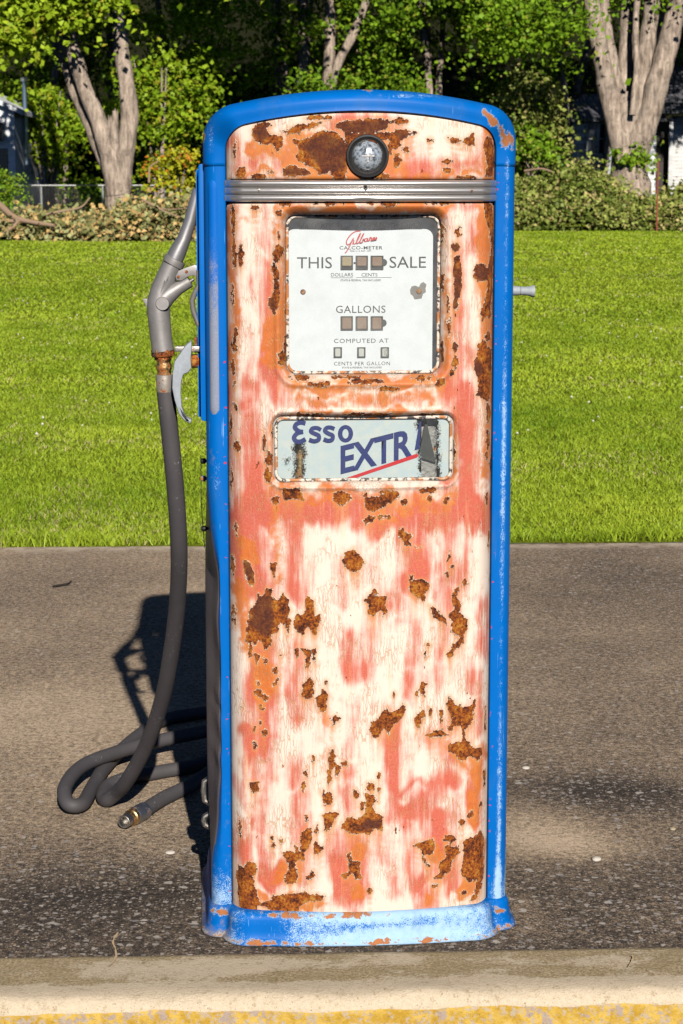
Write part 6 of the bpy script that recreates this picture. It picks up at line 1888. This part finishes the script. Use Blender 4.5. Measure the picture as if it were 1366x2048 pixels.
heap('brush_pile', 'low heap of wilted tan and green cut branches under the three-stemmed tree', xa, xb, 47.7, 51.0, hl, 17000, M['leaf_wilt'],
     [([((-8.0653, 0.8729), 48.8), ((-7.6071, 0.5849), 48.2), ((-7.1435, 0.4811), 47.9), ((-6.6090, 0.4118), 47.6)], 0.09),
      ([((-8.0746, 0.5272), 48.4), ((-7.7256, 0.5041), 48.1), ((-7.4337, 0.5272), 48.1)], 0.06),
      ([((-7.8180, 0.1857), 47.8), ((-7.6037, 0.3929), 47.9), ((-7.4526, 0.5520), 48.1)], 0.06),
      ([((-7.2003, 0.5782), 48.6), ((-6.7279, 0.6945), 48.6), ((-6.1385, 0.8106), 48.6), ((-5.8992, 1.0426), 48.6)], 0.035),
      ([((-4.6100, 0.9847), 48.2), ((-4.1440, 0.7525), 47.9), ((-3.6765, 0.5782), 47.8)], 0.03),
      ([((-4.4944, 0.8686), 48.3), ((-4.0263, 0.7758), 48.0), ((-3.4976, 0.8106), 47.9)], 0.022),
      ([((-4.6029, 1.3900), 49.6), ((-4.5738, 1.7437), 49.6), ((-4.3566, 1.8967), 49.6)], 0.03)])
xa, xb = (5.2871, 0.8479)[0], (11.8763, 0.8479)[0]
def hr(x):
    return 1.2 + 0.3 * math.sin(x * 1.7 + 1) + 0.5 * math.exp(-((x - (6.3853, 0.8479)[0]) / 1.2) ** 2) - 0.25 * math.exp(-((x - (9.5230, 0.8479)[0]) / 0.5) ** 2)
heap('brush_pile', 'tall green heap of cut brush at the foot of the fan-shaped tree', xa, xb, 62.0, 65.6, hr, 34000, M['leaf_wilt_green'],
     [([((5.6566, 1.7400), 64.0), ((6.1180, 1.8008), 63.6), ((6.5051, 1.6944), 63.4)], 0.05), ([((7.7213, 0.2623), 63), ((8.3285, 0.3528), 62.6), ((8.7866, 0.2925), 62.4)], 0.04), ([((9.8496, 0.4130), 63), ((9.3893, 0.5637), 62.6)], 0.04)])

# the wood behind, one mass of leaves and dim stems
def woods():
    C = []
    pos = []
    for it in range(5200):
        y = 67 + 17 * rng.random() ** 1.2
        x = (rng.random() * 2 - 1) * (y * 0.19 + 4)
        if it >= 3200:
            x = math.copysign(y * 0.19 + 4 + 22 * rng.random(), x)
        z = 0.6 + 12.5 * rng.random()
        d = mnoise.noise(Vector((x * 0.36, y * 0.25, z * 0.5 + 4))) + 0.35 * mnoise.noise(Vector((x * 1.1, y * 0.6, z * 1.4 + 9)))
        if (0.24 > x / y > 0.105 and y < 79 and z < 7) or d < 0.12 or (z < 2.4 and rng.random() < 0.6):
            continue
        pos.append((x, y, z))
    for p in pos:
        k = int(110 + 130 * rng.random())
        s = 0.28 + 0.28 * rng.random()
        q = rng.normal(size=(k, 3)) * s * np.array([1, 0.8, 0.45])
        t1, t2 = rng.normal(size=2) * 0.4
        q[:, 2] += q[:, 0] * t1 + q[:, 1] * t2 - 0.3 * (q[:, 0] ** 2 + q[:, 1] ** 2)
        C.append(np.array(p) + q)
    print('woods clumps', len(pos))
    C = np.concatenate(C)
    o = leaves('woods', C, 0.15, M['leaf_mid'], None, 0.6, 0.0)
    o['kind'] = 'stuff'
    tag(o, 'dark leafy wood filling the background behind the trees', 'woods')
    print('woods leaves', len(C))
    mb = MB()
    for k in range(26):
        y = 72 + 11 * random.random(); x = (random.random() * 2 - 1) * (y * 0.18)
        limb(mb, [(x, y, -0.2), (x + random.uniform(-.3, .3), y, 4), (x + random.uniform(-.8, .8), y, 9), (x + random.uniform(-1.4, 1.4), y, 13)], random.uniform(0.09, 0.2), 0.06, 8)
    t = mb.build('woods_stems', M['bark'], None, True, 80)
    t['kind'] = 'stuff'
    tag(t, 'thin shaded stems standing inside the dark wood', 'woods')
woods()
# added bank closes off the sky; its near-black colour stands in for wood shade
hx = np.linspace(-110, 110, 100); hs = np.linspace(0, 1, 14)
X, Sx = np.meshgrid(hx, hs)
Yh = 86 + Sx * 26; Zh = 17 * Sx ** 0.7 - 0.5
nz = np.array([mnoise.noise(Vector((float(a) * .4, float(b) * .4, float(c) * .4))) for a, b, c in zip(X.ravel(), Yh.ravel(), Zh.ravel())]).reshape(X.shape)
idx = np.arange(X.size).reshape(X.shape)
me = np_mesh('dark_backing_bank', np.stack([X, Yh + nz * 1.6, Zh + nz], -1).reshape(-1, 3), np.stack([idx[:-1, :-1], idx[:-1, 1:], idx[1:, 1:], idx[1:, :-1]], -1).reshape(-1, 4))
o = link('dark_backing_bank', me, mat_plain('wood_shade_dark', (0.018, 0.02, 0.008), 0.95, 0.7, 1.5, 0.1, 0.1))
o['kind'] = 'structure'

# ------------------------------------------------------------------ chain-link fence
fe = empty('chain_link_fence', ((-6.9872, 1.2900)[0], 60, 0))
tag(fe, 'galvanised chain-link fence between the white building and the three-stemmed tree', 'fence')
fx = (-6.9872, 1.2900)[0]
f0, f1 = (-10.7485, 1.2900)[0] - fx, (-3.6600, 1.2900)[0] - fx
galv = mat_metal('galvanised_steel', (0.50, 0.51, 0.52), 0.5, 0.2)
FH = (-6.9870, 1.3043)[1]
MB().tube([(f0, 0, FH), (f1, 0, FH)], 0.024, 8).build('top_rail', galv, fe)
for q in ((-10.4624, 1.1757), (-8.6969, 1.1757), (-6.9170, 1.1757), (-5.1082, 1.1757), (-3.7335, 1.1757)):
    MB().tube([(q[0] - fx, 0.03, -0.1), (q[0] - fx, 0.03, FH + 0.03)], 0.032, 8).build('post', galv, fe)
wm = MB()
hgt = FH + 0.03
x = f0 - hgt
while x < f1:
    for s in (1, -1):
        xa_, xb_ = (x, x + hgt) if s > 0 else (x + hgt, x)
        za, zb_ = 0.02, hgt
        if max(xa_, xb_) < f0 or min(xa_, xb_) > f1:
            continue
        yv = -0.03 * 1.0 + 0.002 * s
        w_ = 0.0016
        wm.add([(xa_ - w_, yv, za), (xa_ + w_, yv, za), (xb_ + w_, yv, zb_), (xb_ - w_, yv, zb_)], [(0, 1, 2, 3)])
    x += 0.085
o = wm.build('wire_mesh', mat_plain('dull_wire', (0.22, 0.22, 0.21), 0.6), fe, False, normals=False)
o['kind'] = 'stuff'

# ------------------------------------------------------------------ buildings
def mat_board(name, base, worn, dirt=0.4):
    t = NT(name)
    n = t.noise(3, 4, 0.6, st=(0.4, 1, 3)); f = t.noise(22, 3, 0.7, st=(0.25, 1, 2))
    c = t.mix(t.rng(n, 0.4, 0.7, 0, dirt), base, worn)
    c = t.mix(t.rng(f, 0.55, 0.7, 0, dirt), c, worn)
    return t.pbr(c, 0.8, 0, t.bump(f, 0.01, 0.6))
def lap_wall(mb, x0, x1, y, z0, z1, step=0.115, holes=()):
    """overlapping boards; each board tilts out at its lower edge"""
    z = z0
    while z < z1 - 0.01:
        zt_ = min(z + step, z1)
        spans = [(x0, x1)]
        for hx0, hx1, hz0, hz1 in holes:
            if hz0 < zt_ and hz1 > z:
                spans = [s for a_, b_ in spans for s in ((a_, min(b_, hx0)), (max(a_, hx1), b_)) if s[1] - s[0] > 0.01]
        for a_, b_ in spans:
            mb.add([(a_, y - 0.018, z), (b_, y - 0.018, z), (b_, y - 0.002, zt_), (a_, y - 0.002, zt_), (a_, y, z), (b_, y, z)], [(0, 1, 2, 3), (4, 5, 1, 0)])
        z += step

# white building, left edge
bx = (-9.8916, 2.3621)[0]; wbl = empty('white_building', (bx, 63, 0))
tag(wbl, 'white flat-sided building with low gable roof cut by the left edge', 'building')
zt = (-9.7414, 3.5223)[1]
whitep = mat_board('white_painted_wall', (0.84, 0.87, 0.88), (0.62, 0.65, 0.67), 0.4)
za, zb_ = (-10.3658, 1.6148)[1], (-10.3448, 2.4069)[1]
wx1 = (-10.1036, 2.3621)[0] - bx
mb = MB()
mb.box(-5, wx1 - 0.55, 0, 0.12, -0.2, zt).box(wx1, 0, 0, 0.12, -0.2, zt).box(wx1 - 0.55, wx1, 0, 0.12, -0.2, za).box(wx1 - 0.55, wx1, 0, 0.12, zb_, zt)
mb.build('front_wall', whitep, wbl, False)
mb = MB()
mb.add([(0.0, 0.0, -0.2), (0.14, 5.5, -0.2), (0.14, 5.5, zt + 0.1), (0.0, 0.0, zt + 0.1)], [(0, 1, 2, 3)])
mb.build('side_wall', whitep, wbl, False, normals=False)
mb = MB().box(wx1 - 0.5, wx1 - 0.04, 0.06, 0.09, za, zb_)
wn = mb.build('window', mat_plain('dark_window_glass', (0.012, 0.014, 0.018), 0.15, 0.1), wbl, False)
MB().box(wx1 - 0.56, wx1 + 0.01, -0.02, 0.05, za - 0.05, za).build('sill', whitep, wn, False)
mb = MB()
e0, e1 = (-9.6062, 3.4926), (-11.2018, 4.2033)
mb.add([(e0[0] - bx, -0.25, e0[1] - 0.1), (e1[0] - bx, -0.25, e1[1] - 0.1), (e1[0] - bx, -0.25, e1[1] + 0.05), (e0[0] - bx, -0.25, e0[1] + 0.05), (e0[0] - bx, 6, e0[1] - 0.1), (e1[0] - bx, 6, e1[1] - 0.1), (e1[0] - bx, 6, e1[1] + 0.05), (e0[0] - bx, 6, e0[1] + 0.05)],
       [(0, 1, 2, 3), (3, 2, 6, 7), (0, 3, 7, 4), (1, 0, 4, 5), (4, 7, 6, 5)])
mb.build('roof', mat_board('pale_roof_edge', (0.62, 0.66, 0.68), (0.35, 0.38, 0.40), 0.5), wbl, False)
ga = MB()
ga.add([(-5, 0.02, zt), (0, 0.02, zt), (0, 0.02, zt + 0.05), (-5, 0.02, e1[1] + 0.6)], [(0, 1, 2, 3)])
ga.build('gable', whitep, wbl, False)
ms = (-10.3310, 2.9282)
MB().box(-2.0, ms[0] - bx + 0.12, -0.45, 0.0, ms[1] - 0.3, ms[1] + 0.25).build('awning', mat_plain('dark_awning', (0.05, 0.055, 0.07), 0.7), wbl, False, bevel=0.02)
vp = (-9.7381, 3.7368)
MB().tube([(vp[0] - bx, 1.2, (-9.7828, 1.9224)[1]), (vp[0] - bx, 1.2, (-9.7215, 4.4130)[1]), (vp[0] - bx, 1.2, (-9.7196, 4.4880)[1])], [0.07, 0.07, 0.10], 12).build('vent_pipe', mat_metal('blue_grey_flue', (0.22, 0.30, 0.42), 0.5, 0.3), wbl)
MB().lathe([(0.10, 0.0), (0.125, 0.02), (0.125, 0.10), (0.05, 0.14), (0.0, 0.145)], (vp[0] - bx, 1.2, (-9.7203, 4.4580)[1]), (0, 0, 1), 14).build('vent_cap', galv, wbl)

# weathered house, right
hx_ = (8.5535, 2.5781)[0]; HY = 77.0
hs_ = empty('weathered_house', (hx_, HY, 0))
tag(hs_, 'old house with peeling white clapboards and dark metal roof behind the fan-shaped tree', 'house')
peel = mat_board('peeling_clapboard', (0.68, 0.72, 0.73), (0.24, 0.24, 0.23), 0.8)
HX = lambda p: p[0] - hx_
wz0, wz1 = (-12.6485, 2.4505)[1], (-12.6200, 3.5244)[1]
wxa, wxb = HX((9.1089, 2.5781)), HX((9.8125, 2.5781))
ez = (-12.6143, 3.7422)[1]
xr = HX((11.6453, 2.5781))
mb = MB(); lap_wall(mb, 0, xr, 0, -0.2, ez, 0.13, [(wxa, wxb, wz0, wz1)])
mb.build('clapboard_wall', peel, hs_, False, normals=False)
MB().box(-0.02, 0.0, -0.02, 5, -0.2, ez).build('end_wall', peel, hs_, False)
win = MB()
t_ = 0.07
win.box(wxa - t_, wxb + t_, -0.05, 0.0, wz1, wz1 + t_).box(wxa - t_, wxb + t_, -0.06, 0.0, wz0 - t_, wz0).box(wxa - t_, wxa, -0.05, 0, wz0, wz1).box(wxb, wxb + t_, -0.05, 0, wz0, wz1)
mx_ = (wxa + wxb) / 2
win.box(mx_ - 0.05, mx_ + 0.05, -0.045, 0.0, wz0, wz1)
w_ = win.build('window', peel, hs_, False)
dg = mat_plain('old_dark_pane', (0.02, 0.023, 0.027), 0.12, 0.1)
for a_, b_ in ((wxa, mx_ - 0.05), (mx_ + 0.05, wxb)):
    MB().box(a_ + 0.002, b_ - 0.002, 0.03, 0.04, wz0, wz1).build('pane', dg, w_, False)
    MB().box(a_, b_, -0.01, 0.02, (wz0 + wz1) / 2 - 0.02, (wz0 + wz1) / 2 + 0.02).build('glazing_bar', peel, w_, False)
rm = NT('dark_corrugated_roof')
wv_ = rm.n('TexWave', {'Vector': rm.obj(), 'Scale': 2.2, 'Distortion': 0.3}, out='Fac')
rm.pbr(rm.mix(rm.noise(2.2, 4, 0.7), (0.045, 0.048, 0.06), (0.20, 0.20, 0.22)), 0.55, 0.2, rm.bump(wv_, 0.04, 0.8))
mb = MB()
ra, rb_ = (8.1824, 3.7059), (9.1658, 4.4307)
mb.add([(HX(ra), -0.5, ra[1]), (xr + 0.3, -0.5, ra[1]), (xr + 0.3, 3.0, rb_[1] + 0.3), (HX(rb_), 3.0, rb_[1] + 0.3), (HX(ra), 6, ra[1]),
        (HX(ra), -0.5, ra[1] - 0.1), (xr + 0.3, -0.5, ra[1] - 0.1), (HX(ra), 6, ra[1] - 0.1)], [(0, 1, 2, 3), (0, 3, 4), (5, 6, 1, 0), (5, 0, 4, 7)])
mb.build('wing_roof', rm.m, hs_, False, normals=False)
# main block with porch, door and tall roof slope
mx0 = HX((11.6453, 2.5781))
mb = MB(); lap_wall(mb, mx0 + 0.7, mx0 + 7, 0.9, -0.2, ez + 0.1, 0.13, [])
mb.build('porch_wall', peel, hs_, False, normals=False)
dwood = mat_plain('dark_weathered_door', (0.05, 0.042, 0.038), 0.7, 0.4, 8)
MB().box(mx0 + 0.05, mx0 + 0.6, 0.5, 0.56, -0.1, ez - 0.1).build('door', dwood, hs_, False)
q = HX((12.1637, 2.5781))
MB().box(q - 0.06, q + 0.08, -0.15, 0.0, -0.2, ez - 0.02).build('porch_post', mat_board('white_post', (0.6, 0.62, 0.62), (0.3, 0.3, 0.3)), hs_, False)
mb = MB(); lap_wall(mb, q + 0.08, q + 3.2, -0.05, -0.2, (-12.6306, 3.1245)[1], 0.14, [])
mb.build('porch_siding', mat_board('chalky_white_siding', (0.66, 0.66, 0.64), (0.38, 0.37, 0.35), 0.5), hs_, False, normals=False)
mb = MB()
r0, r1 = (11.3893, 3.9961), (11.3109, 7.2723)
mb.add([(mx0 - 0.3, -0.7, r0[1]), (mx0 + 8, -0.7, r0[1] + 0.1), (mx0 + 8, 4.6, r1[1] + 0.6), (mx0 + 0.5, 4.6, r1[1]), (mx0 - 0.3, -0.7, r0[1] - 0.12), (mx0 + 8, -0.7, r0[1] - 0.02), (mx0 - 0.3, 6, r0[1] - 0.12)],
       [(0, 1, 2, 3), (4, 5, 1, 0), (4, 0, 3, 6)])
mb.build('main_roof', rm.m, hs_, False, normals=False)
MB().box(mx0 + 0.9, mx0 + 1.5, 3.2, 3.8, r0[1], r1[1] + 1.2).build('chimney', mat_plain('sooty_brick', (0.10, 0.06, 0.05), 0.9, 0.4, 10), hs_, False)

# rusty red stake in the brush
sk = (9.4223, 1.0899)
st_ = MB().tube([(0, 0, -0.3), (0.0, 0, (9.4043, 1.8393)[1] - 0.12), (0.0, 0, (9.3851, 2.0037)[1])], [0.022, 0.022, 0.024], 8).build('metal_stake', mat_plain('rust_red_paint', (0.34, 0.07, 0.05), 0.7, 0.4, 30), None)
st_.location = (sk[0], 61.8, 0)
tag(st_, 'thin rust-red metal stake standing upright in the right brush pile', 'stake')
